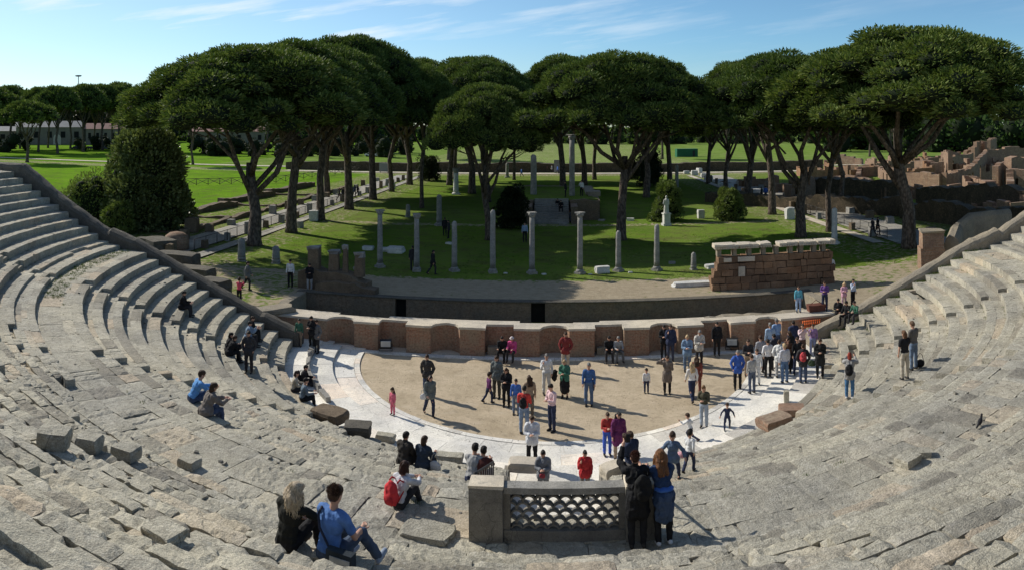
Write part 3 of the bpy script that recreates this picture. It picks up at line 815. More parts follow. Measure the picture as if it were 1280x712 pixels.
# front pair rows (x = -25 and +25 flank the lawn every ten metres)
P = [
 (-25.0, 19.9, 17.6, 11.6, 0, .3, 'nearest forked pine of the left-hand row, broad crown over the leafy evergreen tree'),
 (-24.8, 28.2, 18.8, 10.8, 1, 1.1, 'second pine of the row beside the pale walkway, straight dark trunk'),
 (-25.1, 38.0, 20.4, 11.6, 3, 2.4, 'third pine of the row beside the pale walkway, slender trunk'),
 (-24.9, 48.3, 21.8, 11.0, 2, 3.9, 'fourth pine of the row beside the walkway, thick trunk with side limb'),
 (-25.0, 60.5, 22.0, 10.4, 1, 5.0, 'fifth pine of the row beside the walkway, trunk catching sunlight'),
 (-25.2, 73.0, 21.5, 10.5, 3, .9, 'sixth pine of the row along the walkway, deep in shadow'),
 (-25.0, 86.0, 22.5, 11.0, 2, 2.0, 'last pine of the row at the far end of the walkway'),
 (-5.9, 28.0, 14.4, 6.6, 0, 1.0, 'small low-crowned pine standing before the temple steps, beside the dark bush'),
 (6.0, 28.0, 17.2, 9.4, 2, .2, 'large pine with wide low limbs between the temple steps and the statue'),
 (26.0, 28.2, 17.4, 8.4, 3, 1.4, 'slim straight pine trunk rising behind the tufa block wall'),
 (22.3, 26.0, 17.4, 9.8, 0, 2.7, 'stout forked pine at the lawn edge near the tufa block wall'),
 (24.9, 43.2, 19.0, 9.2, 1, 3.0, 'sunlit-trunk pine behind the round shrub on the lawn'),
 (26.4, 59.5, 20.0, 10.0, 0, 4.4, 'forking pine with pale trunk beyond the round shrub'),
 (26.8, 74.0, 16.8, 7.6, 2, 5.1, 'pine in the shade halfway along the east walkway'),
 (27.0, 88.0, 17.5, 8.0, 1, .6, 'pine at the far corner of the lawn by the east walkway'),
 (28.7, 16.9, 18.9, 12.6, 2, 1.9, 'tallest pine with a massive thick trunk above the brick pier'),
 (-19.0, 100.0, 21.0, 8.4, 1, .4, 'pine behind the lawn, leftmost of the back row'),
 (-12.5, 72.0, 21.2, 11.2, 2, 1.7, 'pine rising left of the temple ruins with deep green crown'),
 (-7.6, 99.0, 20.0, 7.6, 3, 2.5, 'straight pine in the back row seen left of the tall column'),
 (1.3, 74.0, 21.6, 10.4, 1, 3.6, 'pine growing just behind the temple podium beside the tall column'),
 (7.6, 100.0, 20.6, 8.2, 2, 4.3, 'pine in the back row right of the tall column'),
 (13.2, 66.0, 20.0, 9.6, 0, 5.6, 'pine behind the statue with crown merging into the central mass'),
 (17.5, 100.0, 21.5, 9.6, 3, .1, 'pine in the back row near the green container'),
 (-16.5, 52.0, 18.8, 7.0, 3, 2.2, 'pine on the left half of the lawn beyond the pedestal column'),
 (-9.0, 60.0, 19.4, 8.8, 0, 1.2, 'pine left of the temple podium, trunk in deep shade'),
 (5.2, 88.0, 22.0, 10.0, 2, 3.1, 'pine behind the temple podium, right of the tallest column'),
 (19.5, 84.0, 20.5, 9.6, 1, 4.0, 'pine near the east corner beyond the dark bush'),
 (-18.0, 86.0, 21.6, 10.0, 0, 5.2, 'pine at the back left of the lawn'),
 (33.8, 44.0, 18.6, 9.0, 3, 3.3, 'pine on the far side of the east walkway'),
 (-33.5, 66.0, 21.5, 9.6, 0, 2.9, 'pine outside the walkway, crown rising above the left-hand row'),
]
for a in P: pine(*a)
# far pines, left field
frr = random.Random(21)
FP = [(34, 201, 'front-most small pine on the bright field beyond the seating'), ]
def far_pine(px, base, top, halfw, var, label, group):
    s = (base - YH) / F; D = (HC - 1.5) / s; th = (px - CX) / F
    Hh = 10.3 - (top - YH) / F * D; pine(D * sin(th), CY + D * cos(th), Hh, halfw / F * D * 1.1, var, frr.uniform(0, 6), label, group, far=True)
far_pine(34, 203, 124, 40, 0, 'small low pine alone in front of the distant pines on the bright lawn', 'pines across the bright field')
for px, base, top, hw_, lb in ((-8, 193, 108, 40, 'cut by the picture edge'), (12, 188, 106, 34, 'above the barn roof'), (48, 190, 108, 30, 'over the arched barn door'), (72, 192, 106, 34, 'next to the lamp mast'),
    (104, 190, 104, 34, 'with trunk under the lamp mast'), (128, 188, 104, 30, 'in front of the pink roof'), (150, 187, 102, 30, 'beside the big evergreen'), (172, 189, 108, 30, 'half behind the big evergreen')):
    far_pine(px, base, top, hw_, frr.randint(0, 1), 'distant umbrella pine in the far grove ' + lb, 'pines across the bright field')
for px, base, top, hw_, lb in ((25, 186, 112, 26, 'deep in the grove, filling the gap above the barn end'), (60, 185, 114, 24, 'deep in the grove, behind the barn door trees'), (88, 186, 110, 26, 'deep in the grove, just left of the lamp mast'), (117, 185, 112, 24, 'deep in the grove, just right of the lamp mast'), (141, 186, 112, 24, 'deep in the grove, near the pinkish roof')):
    far_pine(px, base, top, hw_, frr.randint(0, 1), 'distant umbrella pine ' + lb, 'pines across the bright field')
for px, base, top, hw_, lb in ((205, 191, 118, 26, 'trunk seen just right of the big evergreen'), (241, 206, 122, 30, 'trunk on the bright grass under the near crowns'), (272, 187, 126, 24, 'first of three thin trunks on the far lawn'),
    (290, 188, 128, 24, 'second of three thin trunks on the far lawn'), (335, 190, 120, 26, 'behind the forked trunk of the nearest pine'), (386, 187, 124, 26, 'between the second and third trunks of the row'), (420, 190, 118, 28, 'behind the fourth trunk of the row'),
    (530, 198, 112, 30, 'in the gap left of the small low pine'), (560, 200, 110, 28, 'just left of the small low pine'), (828, 199, 118, 30, 'next to the green container'), (908, 205, 112, 28, 'right of the green container'),):
    far_pine(px, base, top, hw_, frr.randint(0, 1), 'far background pine, ' + lb, 'pines beyond the walkways')
for px, base, top, hw_, lb in ((1087, 196, 120, 26, 'straight grey trunk on the pale field'), (1112, 196, 118, 24, 'one of two close trunks left of the massive pine'), (1119, 198, 122, 24, 'leaning trunk left of the massive pine'),
    (1186, 186, 118, 30, 'behind the brick ruins, dark trunk'), (1216, 180, 112, 34, 'with three spreading limbs above the ruins'), (1262, 184, 116, 34, 'at the edge above the ruins, pale trunk')):
    far_pine(px, base, top, hw_, frr.randint(0, 1), 'far pine against the green wood, ' + lb, 'pines against the far wood')

# ------------------------------------------------------------------ shrubs and leafy trees
def shrub(x, y, z, R, H, mat, seed, n=26, nt=260, size=.16, stem=True):
    rnd = random.Random(seed); mb = MB()
    for i in range(n):
        f = (i + .5) / n; t = i * 2.4; zz = H * (1 - f) * .9; rr = R * sqrt(max(.03, 1 - ((zz / H - .22) / .80) ** 2)) * rnd.uniform(.35, .85) * (1.05 - .35 * zz / H)
        lr = R * rnd.uniform(.20, .40)
        c = (rr * cos(t) + rnd.uniform(-.1, .1) * R, rr * sin(t), zz + lr * .4 + rnd.uniform(-.04, .04) * H); core(mb, c, (lr * .55, lr * .55), rnd)
        tufts(mb, c, lr, 1.0, nt, size, rnd, lo=-.95, asp=.6)
    core(mb, (0, 0, H * .45), (R * .6, H * .4), rnd)
    return mb
def plant(name, px, py, Hpx, Wpx, mat, seed, label, cat='shrub', group=None, **k):
    x, y, z, D = hit(px, py, 1.5); H = Hpx / F * D; R = Wpx / 2 / F * D
    t = empty(name, (x, y, 1.5)); tag(t, label, cat, group)
    me = leafmesh(shrub(0, 0, 0, R, H, mat, seed, **k), 'foliage', mat); ob('foliage', me, t)
    st = MB(); st.tube([(0, 0, -.1), (.05, .02, H * .3), (.1, 0, H * .6)], [R * .09, R * .07, R * .03], 8); st.build('trunk', M['bark'], t)
    return t
plant('evergreen_tree', 182, 286, 116, 108, M['leaf_oak'], 1, 'big glossy evergreen tree behind the dark parapet', 'tree', n=110, nt=560, size=.26)
plant('evergreen_shrub', 112, 282, 52, 96, M['leaf_bush'], 2, 'light green loose shrub between the dark parapet and big evergreen', n=26, nt=330, size=.17)
plant('evergreen_shrub', 150, 292, 34, 52, M['leaf_bush'], 12, 'lower light green shrub hugging the foot of the big evergreen', n=20, nt=330, size=.2)
plant('round_shrub', 834, 276, 44, 46, M['leaf_bush'], 3, 'rounded green shrub behind the white statue', nt=330)
plant('round_shrub', 912, 275, 36, 44, M['leaf_bush'], 4, 'rounded green shrub alone on the lawn near the sunlit pine', nt=330)
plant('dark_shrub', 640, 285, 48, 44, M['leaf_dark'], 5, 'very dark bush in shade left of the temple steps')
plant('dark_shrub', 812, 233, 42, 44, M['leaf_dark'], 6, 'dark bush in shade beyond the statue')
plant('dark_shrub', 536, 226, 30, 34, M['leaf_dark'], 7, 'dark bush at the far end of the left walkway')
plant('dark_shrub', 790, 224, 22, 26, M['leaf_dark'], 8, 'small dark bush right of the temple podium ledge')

# far woods on the horizon
def wood(name, px0, px1, D0, H, mat, seed, step=9, label=None):
    rnd = random.Random(seed); mb = MB(); px = px0
    while px < px1:
        D = D0 * rnd.uniform(.92, 1.1); th = (px - CX) / F; x, y = D * sin(th), CY + D * cos(th); hh = H * rnd.uniform(.6, 1.1)
        for k in range(3):
            c = (x + rnd.uniform(-2, 2), y + rnd.uniform(-4, 4), 1.5 + hh * (.2 + .28 * k)); r = hh * rnd.uniform(.28, .42)
            core(mb, c, (r * .9, r * .8), rnd); tufts(mb, c, r, .9, 70, hh * .09, rnd, lo=-.9, asp=.8)
        px += rnd.uniform(.5, 1.2) * step
    tag(ob(name, leafmesh(mb, name, mat)), label, 'wood', kind='stuff')
wood('far_wood', 1040, 1420, 300, 16.5, M['leaf_far'], 1, 11)
wood('far_wood', 640, 1060, 420, 11, M['leaf_far'], 2, 10)
wood('far_wood', 200, 640, 470, 14, M['leaf_far'], 3, 9)
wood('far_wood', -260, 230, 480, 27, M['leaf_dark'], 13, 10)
wood('far_wood', -60, 40, 300, 6, M['leaf_dark'], 8, 9)
wood('far_wood', 96, 180, 310, 6, M['leaf_dark'], 9, 9)
wood('far_wood', 250, 520, 250, 6, M['leaf_dark'], 5, 9)

# ------------------------------------------------------------------ columns and ancient fragments on the lawn
def column(px, base, top, cap=True, label='', z=1.5, wide=1.0, mat='colm', group='columns standing along the lawn edge', broken=False):
    x, y, z, D = hit(px, base, z); H = (base - top) / F * D; r = .23 * wide
    wide_ = wide; r *= .9; t = empty('marble_column', (x, y, z), random.uniform(0, 1)); tag(t, label, 'column', group)
    stub = H < 1.7
    mb = MB(); mb.box((0, 0, .04 if stub else .07), (r * (2.1 if stub else 2.9), r * (2.1 if stub else 2.9), .1 if stub else .16)); mb.tube([(0, 0, .14), (0, 0, .2), (0, 0, .28), (0, 0, .32)], [r * 1.05] * 3 + [r] if stub else [r * 1.38, r * 1.42, r * 1.2, r * 1.08], 16); mb.build('base', M[mat], t)
    hc = .36 * wide if cap else 0
    mb = MB(); nn = 8; rnd = random.Random(int(px)); z0, z1 = .32, H - hc
    pts = [(rnd.uniform(-.008, .008), rnd.uniform(-.008, .008), z0 + (z1 - z0) * k / nn) for k in range(nn + 1)]; rr = [r * (1 - .14 * k / nn) * rnd.uniform(.98, 1.02) for k in range(nn + 1)]
    if broken: pts.append((.05, 0, z1 + .14)); rr.append(r * .45)
    mb.tube(pts, rr, 14, smooth=True); mb.build('shaft', M[mat], t)
    if cap:
        mb = MB(); mb.tube([(0, 0, H - hc), (0, 0, H - hc + .05), (0, 0, H - .22 * wide), (0, 0, H - .1 * wide)], [r * .92, r * .95, r * 1.1, r * 1.3], 12)
        for k in range(8):
            a = k * pi / 4; mb.ell((r * 1.08 * cos(a), r * 1.08 * sin(a), H - .2 * wide), (.06, .06, .09), nu=6, nv=4)
        mb.box((0, 0, H - .05), (r * 2.6, r * 2.6, .09)); mb.build('capital', M['colm'], t)
    return t
for a in ((475, 334, 262, True, 'grey column with leafy capital, leftmost of the tall row'), (521, 339, 267, True, 'grey column second from the left in the row, capital chipped'),
          (568, 339, 279, False, 'plain column without capital between two capped ones on the left half'), (616, 341, 265, False, 'slender plain column in front of the small low pine'),
          (665, 342, 265, True, 'capped column standing left of the axis before the temple steps'), (725, 342, 265, True, 'capped column standing right of the axis before the temple steps'),
          (773, 339, 291, False, 'shortened column before the large wide-limbed pine trunk'), (821, 338, 283, False, 'broken-topped column right of the large pine trunk')):
    column(*a, broken=not a[3])
column(867, 337, 318, False, 'short stub of column right of the row', broken=True)
column(302, 326, 300, False, 'stub of column on bare earth beside the nearest pine trunk', wide=1.5, broken=True)
column(345, 329, 310, False, 'lower stub of column right of the nearest pine trunk', wide=1.5, broken=True)
column(510, 271, 257, False, 'short fluted drum on the left lawn', wide=1.3, broken=True)
column(549, 282, 245, False, 'thin column on a pedestal on the left lawn', wide=1.4, broken=True)
column(570, 243, 210, True, 'pale small monument column in the left lawn distance', wide=2.0, mat='whitem')
column(667, 266, 195, False, 'tall broken column left of the temple steps', wide=1.9, broken=True)
column(715, 268, 168, True, 'tallest column right of the temple steps with worn capital', wide=1.7)
column(846, 236, 207, False, 'thin column with pedestal beyond the statue', wide=1.5, broken=True)
column(1043, 305, 262, False, 'pale column rising behind the end of the tufa block wall', wide=1.3, mat='whitem', broken=True)
column(634, 222, 205, False, 'small column far behind the temple', wide=1.6, broken=True)

def block(px, py, w, d, hgt, mat, label, name='stone_block', group=None, rz=None, z=None, cat='stone block', taper=.96, sink=.02):
    x, y, z, D = hit(px, py, z); rz = random.uniform(-.5, .5) if rz is None else rz
    mb = MB(); nx, ny, nz = 3, 3, 2; vs = []
    bm = bmesh.new(); bmesh.ops.create_cube(bm, size=1.0); bmesh.ops.subdivide_edges(bm, edges=bm.edges, cuts=3, use_grid_fill=True)
    o = Vector((px * .37, py * .21, 0))
    for v in bm.verts:
        c = v.co.copy(); e = sum(1 for q in c if abs(q) > .49)
        s_ = 1 - (.035 if e == 2 else .085 if e == 3 else 0); c = c * s_
        c += Vector((noise.noise(c * 2 + o), noise.noise(c * 2 + o * 2), noise.noise(c * 2 + o * 3))) * .07
        v.co = Vector((c.x * w, c.y * d, (c.z + .5) * hgt - sink))
    me = bpy.data.meshes.new(name); bm.to_mesh(me); bm.free(); me.materials.append(M[mat])
    o = ob(name, me, None, (x, y, z), rz); tag(o, label, cat, group); return o
# fragments on the stage and lawn
G = 'marble fragments lying on the lawn'
block(876, 273, .75, .6, 1.0, 'whitem', 'white square altar on the lawn between statue and round shrub', 'altar', rz=.1, cat='altar')
block(329, 278, .9, .8, 1.05, 'whitem', 'pale round-edged marble drum between the first two pine trunks', 'marble_drum', rz=.2, cat='marble drum') if False else None
block(392, 276, .95, .9, 1.15, 'whitem', 'white marble drum beside the third pine trunk', 'marble_drum', rz=.2, cat='marble drum')
block(490, 236, .9, .9, 1.0, 'whitem', 'white altar block at the far end of the left walkway', 'altar', cat='altar')
block(375, 285, .5, .6, .7, 'colm', 'small broken grey fragment beside the second pine', 'stone_fragment', cat='fragment')
block(866, 357, 2.6, .7, .28, 'whitem', 'long flat marble slab lying on the stage ground left of the tufa wall', 'marble_slab', rz=0.03, cat='slab')
block(987, 274, 1.0, .7, 1.3, 'whitem', 'pale marble pedestal left of the stout forked pine', 'pedestal', rz=0.1, cat='pedestal')
fr = random.Random(77)
for px, py, w, lb in ((460, 312, .9, 'flat pale fragment left of the leftmost capped column'), (484, 314, 1.0, 'pale fragment right of the leftmost capped column'), (495, 316, 1.3, 'long pale fragment lying in the shade near the second column'),
    (704, 282, .8, 'marble lump at the foot of the temple steps'), (753, 341, 1.0, 'squat marble piece between the two right capped columns'), (632, 342, .25, 'tiny white chip by the slender plain column'), (680, 343, .3, 'small white chip right of the axis column'),
    (738, 343, .28, 'small white chip beside the second axis column'), (788, 341, .3, 'small white chip near the shortened column'), (890, 335, 1.0, 'thin slab in the grass before the tufa wall'), (788, 276, .8, 'rock in the grass under the large pine'),
    (752, 276, .7, 'rock at the base of the temple podium'), (448, 337, .6, 'stone left of the leftmost tall column'), (562, 305, .6, 'rock near the plain column'), (840, 330, .5, 'rock by the broken-topped column')):
    block(px, py, w, w * fr.uniform(.5, .9), w * fr.uniform(.25, .5), 'whitem' if w < .5 or fr.random() < .5 else 'colm', lb, 'marble_fragment', G, cat='fragment')

# statue
def statue(px, py, top):
    x, y, z, D = hit(px, py, 1.5); H = (py - top) / F * D; k = H / 3.0
    t = empty('headless_statue', (x, y, z), .2); t.scale = (k, k, k); tag(t, 'white marble draped statue on a tall pedestal on the lawn', 'statue')
    mb = MB(); mb.box((0, 0, .12), (.85, .75, .24)); mb.box((0, 0, .70), (.66, .58, .96)); mb.box((0, 0, 1.22), (.8, .7, .12)); mb.build('pedestal', M['whitem'], t)
    p = MB(); p.cap((-.08, 0, 1.32), (-.06, 0, 2.1), .22, .17); p.cap((.1, .05, 1.32), (.06, .02, 2.1), .2, .17); p.cap((0, 0, 2.05), (0, 0, 2.55), .21, .22); p.cap((-.2, 0, 2.6), (-.3, .05, 2.2), .09, .07); p.cap((-.3, .05, 2.2), (-.05, .2, 2.25), .07, .06)
    p.cap((.2, 0, 2.6), (.26, .05, 2.15), .09, .07); p.cap((0, 0, 2.65), (0, 0, 2.78), .08, .07); p.ell((0, .01, 2.9), (.11, .13, .15))
    bakeobj('figure', p, .03, M['whitem'], t)
def bake(mb, voxel, smooth=4, fold=0.0, fscale=9.0, name='mesh', mat=None):
    me = mb.mesh('tmp'); o = bpy.data.objects.new('tmp', me); COL.objects.link(o)
    r = o.modifiers.new('r', 'REMESH'); r.mode = 'VOXEL'; r.voxel_size = voxel; r.use_smooth_shade = True
    s = o.modifiers.new('s', 'SMOOTH'); s.factor = .5; s.iterations = smooth
    dg = bpy.context.evaluated_depsgraph_get(); e = o.evaluated_get(dg); out = bpy.data.meshes.new_from_object(e); out.name = name
    bpy.data.objects.remove(o); bpy.data.meshes.remove(me)
    if fold:
        nv = [v.normal.copy() for v in out.vertices]
        for v, n in zip(out.vertices, nv):
            c = v.co; q = Vector((c.x * fscale, c.y * fscale, c.z * fscale * .7)); d = 1 - abs(noise.noise(q)) * 2.2 + noise.noise(q * 2.3) * .6
            v.co = c + n * (d * fold - fold * .3)
    out.materials.clear()
    if mat: out.materials.append(mat)
    out.polygons.foreach_set('use_smooth', [True] * len(out.polygons)); out.update(); return out
def bakeobj(name, mb, voxel, mat, parent, **k): return ob(name, bake(mb, voxel, name=name, mat=mat, **k), parent)
statue(833, 282, 245)

# ------------------------------------------------------------------ temple podium
t = empty('temple_podium', (0, 0, 0)); tag(t, 'dark brick temple podium with a broad flight of stone steps', 'temple ruin')
mb = MB(); rag_wall(mb, (1.7, 42.3), (4.9, 42.3), .6, 1.4, [3.6, 3.75, 3.5], .5, .06, rnd); rag_wall(mb, (4.7, 42.5), (4.7, 59.5), .6, 1.4, [3.6, 3.75, 3.7, 3.8], .8, .06, rnd)
rag_wall(mb, (-4.9, 42.3), (-2.3, 42.3), .6, 1.4, [3.3, 3.75, 3.6], .5, .06, rnd); rag_wall(mb, (-4.9, 42.5), (-4.9, 59.5), .6, 1.4, [3.6, 3.7], .8, .06, rnd); rag_wall(mb, (-4.9, 59.6), (4.9, 59.6), .6, 1.4, [3.8, 3.7], .8, .06, rnd)
mb.build('podium_wall', M['brick_dark'], t)
mb = MB(); mb.box((0, 51, 3.62), (9.6, 17, .12)); mb.build('podium_top', M['ground'], t)
mb = MB(); mb.box((4.2, 52, 3.86), (1.0, 9, .3)); mb.box((4.6, 47, 3.95), (1.4, 2.2, .5)); mb.build('ledge', M['conc_light'], t)
mb = MB()
for k in range(11): mb.box((-.3, 38.6 + k * .36 + .18, 1.4 + .205 * (k + 1) / 2 + .05), (3.7, .38, .205 * (k + 1) + .1), jit=.008)
mb.build('steps', M['colm'], t)
for x_ in (2.1, -2.7): mb = MB(); mb.box((x_, 40.4, 2.35), (.7, 3.6, 1.9)); mb.build('stair_cheek', M['brick_dark'], t)

# ------------------------------------------------------------------ tufa wall on the stage (right) and stubs (left)
def seg(px, py): x, y, z, D = hit(px, py, 1.5); return (x, y)
t = empty('tufa_wall'); tag(t, 'brown tufa block wall carrying a broken row of white marble cornice', 'wall')
a, b = seg(890, 364), seg(1044, 354); A, B = Vector(a), Vector(b); dd = (B - A); L = dd.length; dd.normalize(); ang = atan2(dd.y, dd.x)
t.location = (A.x, A.y, 1.5); t.rotation_euler = (0, 0, ang)
rn = random.Random(4); mb = MB()
for rw in range(5):
    x = (0, -.05, .12, .3, .38)[rw] ; zz = .0 + rw * .42; rw_end = L - (.0 if rw < 4 else .1)
    while x < rw_end - .2:
        l = min(rn.uniform(.35, 1.0), rw_end - x); mb.box((x + l / 2, .45 + rn.uniform(-.05, .05), zz + .205), (l - .03, .9 - rw * .03, .40 - rn.uniform(0, .03)), jit=.03); x += l
mb.build('block_courses', M['tufa_warm'], t)
for x in (.35, 1.35, 2.3, 3.25, 4.1, 5.05, 5.75, 6.65, 7.3):
    if x < L: mb = MB(); mb.box((x + .15, .45, 2.1 + .24), (.26, .5, .5), jit=.01); mb.build('pilaster', M['conc_light'], t)
mb = MB()
for x0, x1 in ((.15, 1.7), (1.75, 3.0), (3.05, 3.85), (4.35, 5.6), (5.65, 6.9), (6.95, 8.3)):
    x1 = min(x1, L)
    if x1 > x0 + .2:
        dz_ = rn.uniform(-.05, .05); mb.box(((x0 + x1) / 2, .4, 2.66), (x1 - x0 - .03, .9, .14), jit=.03)
        q0 = x0
        while q0 < x1 - .15:
            q1 = min(x1, q0 + rn.uniform(.25, .7)); mb.box(((q0 + q1) / 2, .36 + rn.uniform(-.05, .05), 2.785 + rn.uniform(-.015, .02)), (q1 - q0 - .012, 1.05 - rn.uniform(0, .2), .12), jit=.025); q0 = q1
        for q in range(int((x1 - x0) / .16)): mb.box((x0 + .1 + q * .16, -.1, 2.66), (.07, .1, .1))
mb.build('cornice', M['slab'], t)
mb = MB(); mb.box((1.9, -.005, 1.15), (.42, .05, .6)); mb.box((1.0, -.0, 1.9), (.5, .06, .25)); mb.box((2.2, 0, 1.92), (1.1, .06, .3)); mb.build('marble_inset', M['slab'], t)

t = empty('tufa_stub_wall'); tag(t, 'low dark masonry with four broken uprights on the shaded stage side', 'wall')
x0, y0 = seg(372, 360); x1, y1 = seg(466, 360); t.location = (x0, y0, 1.5)
W = x1 - x0; mb = MB(); rag_wall(mb, (0, .7), (W, .4), 1.2, -.1, [1.0, 1.25, 1.15, 1.3, .9, .5], .5, .1, rn); rag_wall(mb, (W * .3, -.1), (W * 1.15, -.2), .9, -.1, [.5, .65, .6, .3], .4, .08, rn); mb.build('masonry', M['tufa'], t)
for fx, top, w in ((.20, 2.35, .75), (.50, 2.2, .62), (.66, 2.5, .34), (.86, 2.1, .55)):
    mb = MB(); mb.box((W * fx, .6, 1.0 + (top - 1) / 2), (w, w * .9, top - 1.0 + .3), jit=.05, taper=.93); mb.build('upright', M['tufa'], t)
    mb = MB(); mb.box((W * fx, .6, top + .12), (w * .98, w * .9, .3), jit=.06, taper=1.1); mb.build('upright_top', M['colm'], t)

# ------------------------------------------------------------------ walkways (old porticoes) on both sides, rear path, far road
def strip(name, p0, p1, w, z, mat):
    p0, p1 = Vector(p0), Vector(p1); d = (p1 - p0).normalized(); n = Vector((-d.y, d.x)) * w / 2
    return sheet(name, [p0 - n, p1 - n, p1 + n, p0 + n], z, mat)
strip('walkway_paving', (-30.3, 13.0), (-30.3, 108), 3.6, 1.58, M['road'])
strip('walkway_paving', (-26.9, 11.0), (-26.9, 108), 1.15, 1.60, M['road'])
strip('walkway_paving', (31.5, 17), (31.5, 108), 5.4, 1.58, M['road'])
strip('walkway_paving', (27.4, 20), (27.4, 108), 1.1, 1.60, M['slab'])
strip('rear_path', (-60, 117), (60, 117), 3.2, 1.58, M['slab'])
strip('far_road', (-200, 128), (260, 140), 3.6, 1.60, M['slab'])
def bollards(x, ys, label, side, w=.5, hgt=.9, jitter=.0):
    for k, y in enumerate(ys):
        mb = MB(); hh = hgt * fr.uniform(.6, 1.2); mb.box((0, 0, hh / 2 - .05), (w, w, hh + .1), taper=.93, jit=.04)
        o = mb.build('pier_stub', M['tufa'] if fr.random() < .7 else M['colm']); o.location = (x + fr.uniform(-jitter, jitter), y, 1.58); o.rotation_euler = (0, 0, fr.uniform(-.2, .2))
        tag(o, label, 'pier stub', side)
bollards(-28.3, [17 + 4.4 * k for k in range(20)], 'short square tufa pier stub along the inner edge of the left-hand pale walkway', 'pier stubs on the inner edge of the left walkway')
bollards(-32.2, [20 + 5.2 * k for k in range(15)], 'short square tufa pier stub along the outer edge of the left-hand pale walkway', 'pier stubs on the outer edge of the left walkway', .7, .8, .3)
bollards(28.6, [24 + 4.6 * k for k in range(17)], 'short square pier stub along the inner edge of the right-hand walkway', 'pier stubs on the inner edge of the right walkway')
bollards(33.6, [22 + 4.6 * k for k in range(14)], 'low stone stub on the outer side of the right-hand walkway', 'pier stubs on the outer side of the right walkway', .8, .7, .6)

def rail_fence(x0, y0, x1, y1, label, n, hgt=.95, mat='iron', cross=False, z=1.55, name='railing'):
    t = empty(name, (0, 0, 0)); tag(t, label, 'fence'); a, b = Vector((x0, y0, z)), Vector((x1, y1, z))
    pm = MB(); rm = MB(); U = Vector((0, 0, 1))
    for k in range(n + 1):
        p = a.lerp(b, k / n); q = MB(); q.tube([p, p + U * hgt], .035 if not cross else .06, 6); q.build('fence_post', M[mat], t)
        if k < n:
            p2 = a.lerp(b, (k + 1) / n)
            if cross:
                rm.tube([p + U * .1, p2 + U * (hgt - .05)], .04, 5); rm.tube([p + U * (hgt - .05), p2 + U * .1], .04, 5); rm.tube([p + U * (hgt - .04), p2 + U * (hgt - .04)], .045, 5)
            else:
                rm.tube([p + U * hgt, p2 + U * hgt], .025, 5); rm.tube([p + U * .12, p2 + U * .12], .02, 5)
                for j in range(1, 9): c = p.lerp(p2, j / 9); rm.tube([c + U * .12, c + U * hgt], .012, 4, cap=False)
    rm.build('fence_rail', M[mat], t)
rail_fence(-28.2, 15, -28.2, 60, 'thin metal railing dividing the left walkway from its edge stones', 22)
rail_fence(29.2, 22, 29.2, 60, 'thin metal railing along the right walkway', 19)
f0 = hit(232, 236, 1.5); f1 = hit(486, 208, 1.5); fm = hit(345, 229, 1.5)
rail_fence(f0[0] - 12, f0[1] - 4, fm[0], fm[1], 'rustic wooden fence with crossed rails, stretch behind the nearest forked pine', 14, 1.15, 'wood', True, name='crossed_fence')
rail_fence(fm[0], fm[1], f1[0], f1[1], 'rustic wooden fence with crossed rails, stretch receding towards the far grove', 16, 1.15, 'wood', True, name='crossed_fence')

# low ruins outside the left walkway
def ruin(name, label, walls, mat='ruin', group=None, z=1.4, cat='ruin', seg_=.6, rag=.12, step=True):
    """walls: list of (x0,y0,x1,y1,thick,[heights])"""
    t = empty(name); tag(t, label, cat, group)
    for w in walls:
        mb = MB(); (step_wall if step else rag_wall)(mb, (w[0], w[1]), (w[2], w[3]), w[4], z, [z + q for q in w[5]], seg_ * (2.0 if step else 1), rag * (2.2 if step else 1), rn, *((.14,) if step else ())); mb.build('wall', M[mat], t)
    return t
gl = 'low excavated walls outside the left walkway'
for k, (ya, yb, xo, lb) in enumerate(((22, 34, -40, 'nearest the big evergreen'), (34, 47, -41, 'behind the first pine trunk'), (47, 62, -42, 'behind the second and third pine trunks'), (62, 80, -42, 'farthest along the walkway'))):
    ruin('excavated_room', 'dark low tufa room walls ' + lb, [(-34.0, ya, -34.0, yb - .5, .6, [.35, .6, .3, .6]), (xo, ya, -34.4, ya + 1, .6, [.6, .3, .4]), (xo, ya + .4, xo + 1.5, yb - .5, 1.0, [.9, .6, 1.0, .7])], 'tufa', gl, step=False, seg_=.8, rag=.08)
for k, (px, py, w, d_, hh, lb) in enumerate(((221, 312, 1.9, 1.9, 1.3, 'round-topped brick stump just outside the shaded parapet'), (212, 322, .55, .5, 1.1, 'small square pier beside the round-topped brick stump'), (240, 290, 1.2, 1.0, 1.4, 'dark pier by the near end of the left walkway'))):
    if k == 0:
        x, y, z, D = hit(px, py, 1.5); t = MB(); t.tube([(0, 0, -.1), (0, 0, .7), (0, 0, 1.15), (0, 0, 1.4), (0, 0, 1.5)], [1.05, 1.05, .95, .6, .15], 20); o = t.build('brick_stump', M['ruin']); o.location = (x, y, z); tag(o, lb, 'ruin')
    else: block(px, py, w, d_, hh, 'tufa', lb, 'stone_pier', cat='pier', z=1.5, rz=.1)
# broken masonry hugging the outer side of the left parapet
for k, (px, py, w, d_, hh, lb) in enumerate(((222, 338, 3.0, 1.8, 1.3, 'broken concrete mass outside the middle of the shaded parapet'), (244, 350, 2.6, 1.5, .9, 'lower broken mass next to the shaded parapet'), (268, 366, 2.0, 1.3, .9, 'angular broken mass beside the walking man'), (195, 318, 3.0, 2.2, 1.3, 'dark broken mass behind the upper shaded parapet'))):
    block(px, py, w, d_, hh, 'conc', lb, 'masonry_lump', 'broken masonry outside the left parapet', z=1.5, cat='masonry', rz=.15 - .2 * k)
block(333, 392, 3.2, 1.0, .35, 'conc_light', 'flat pale rubble edge at the left corner of the stage pit', 'rubble_edge', z=1.5, rz=.9, cat='rubble')

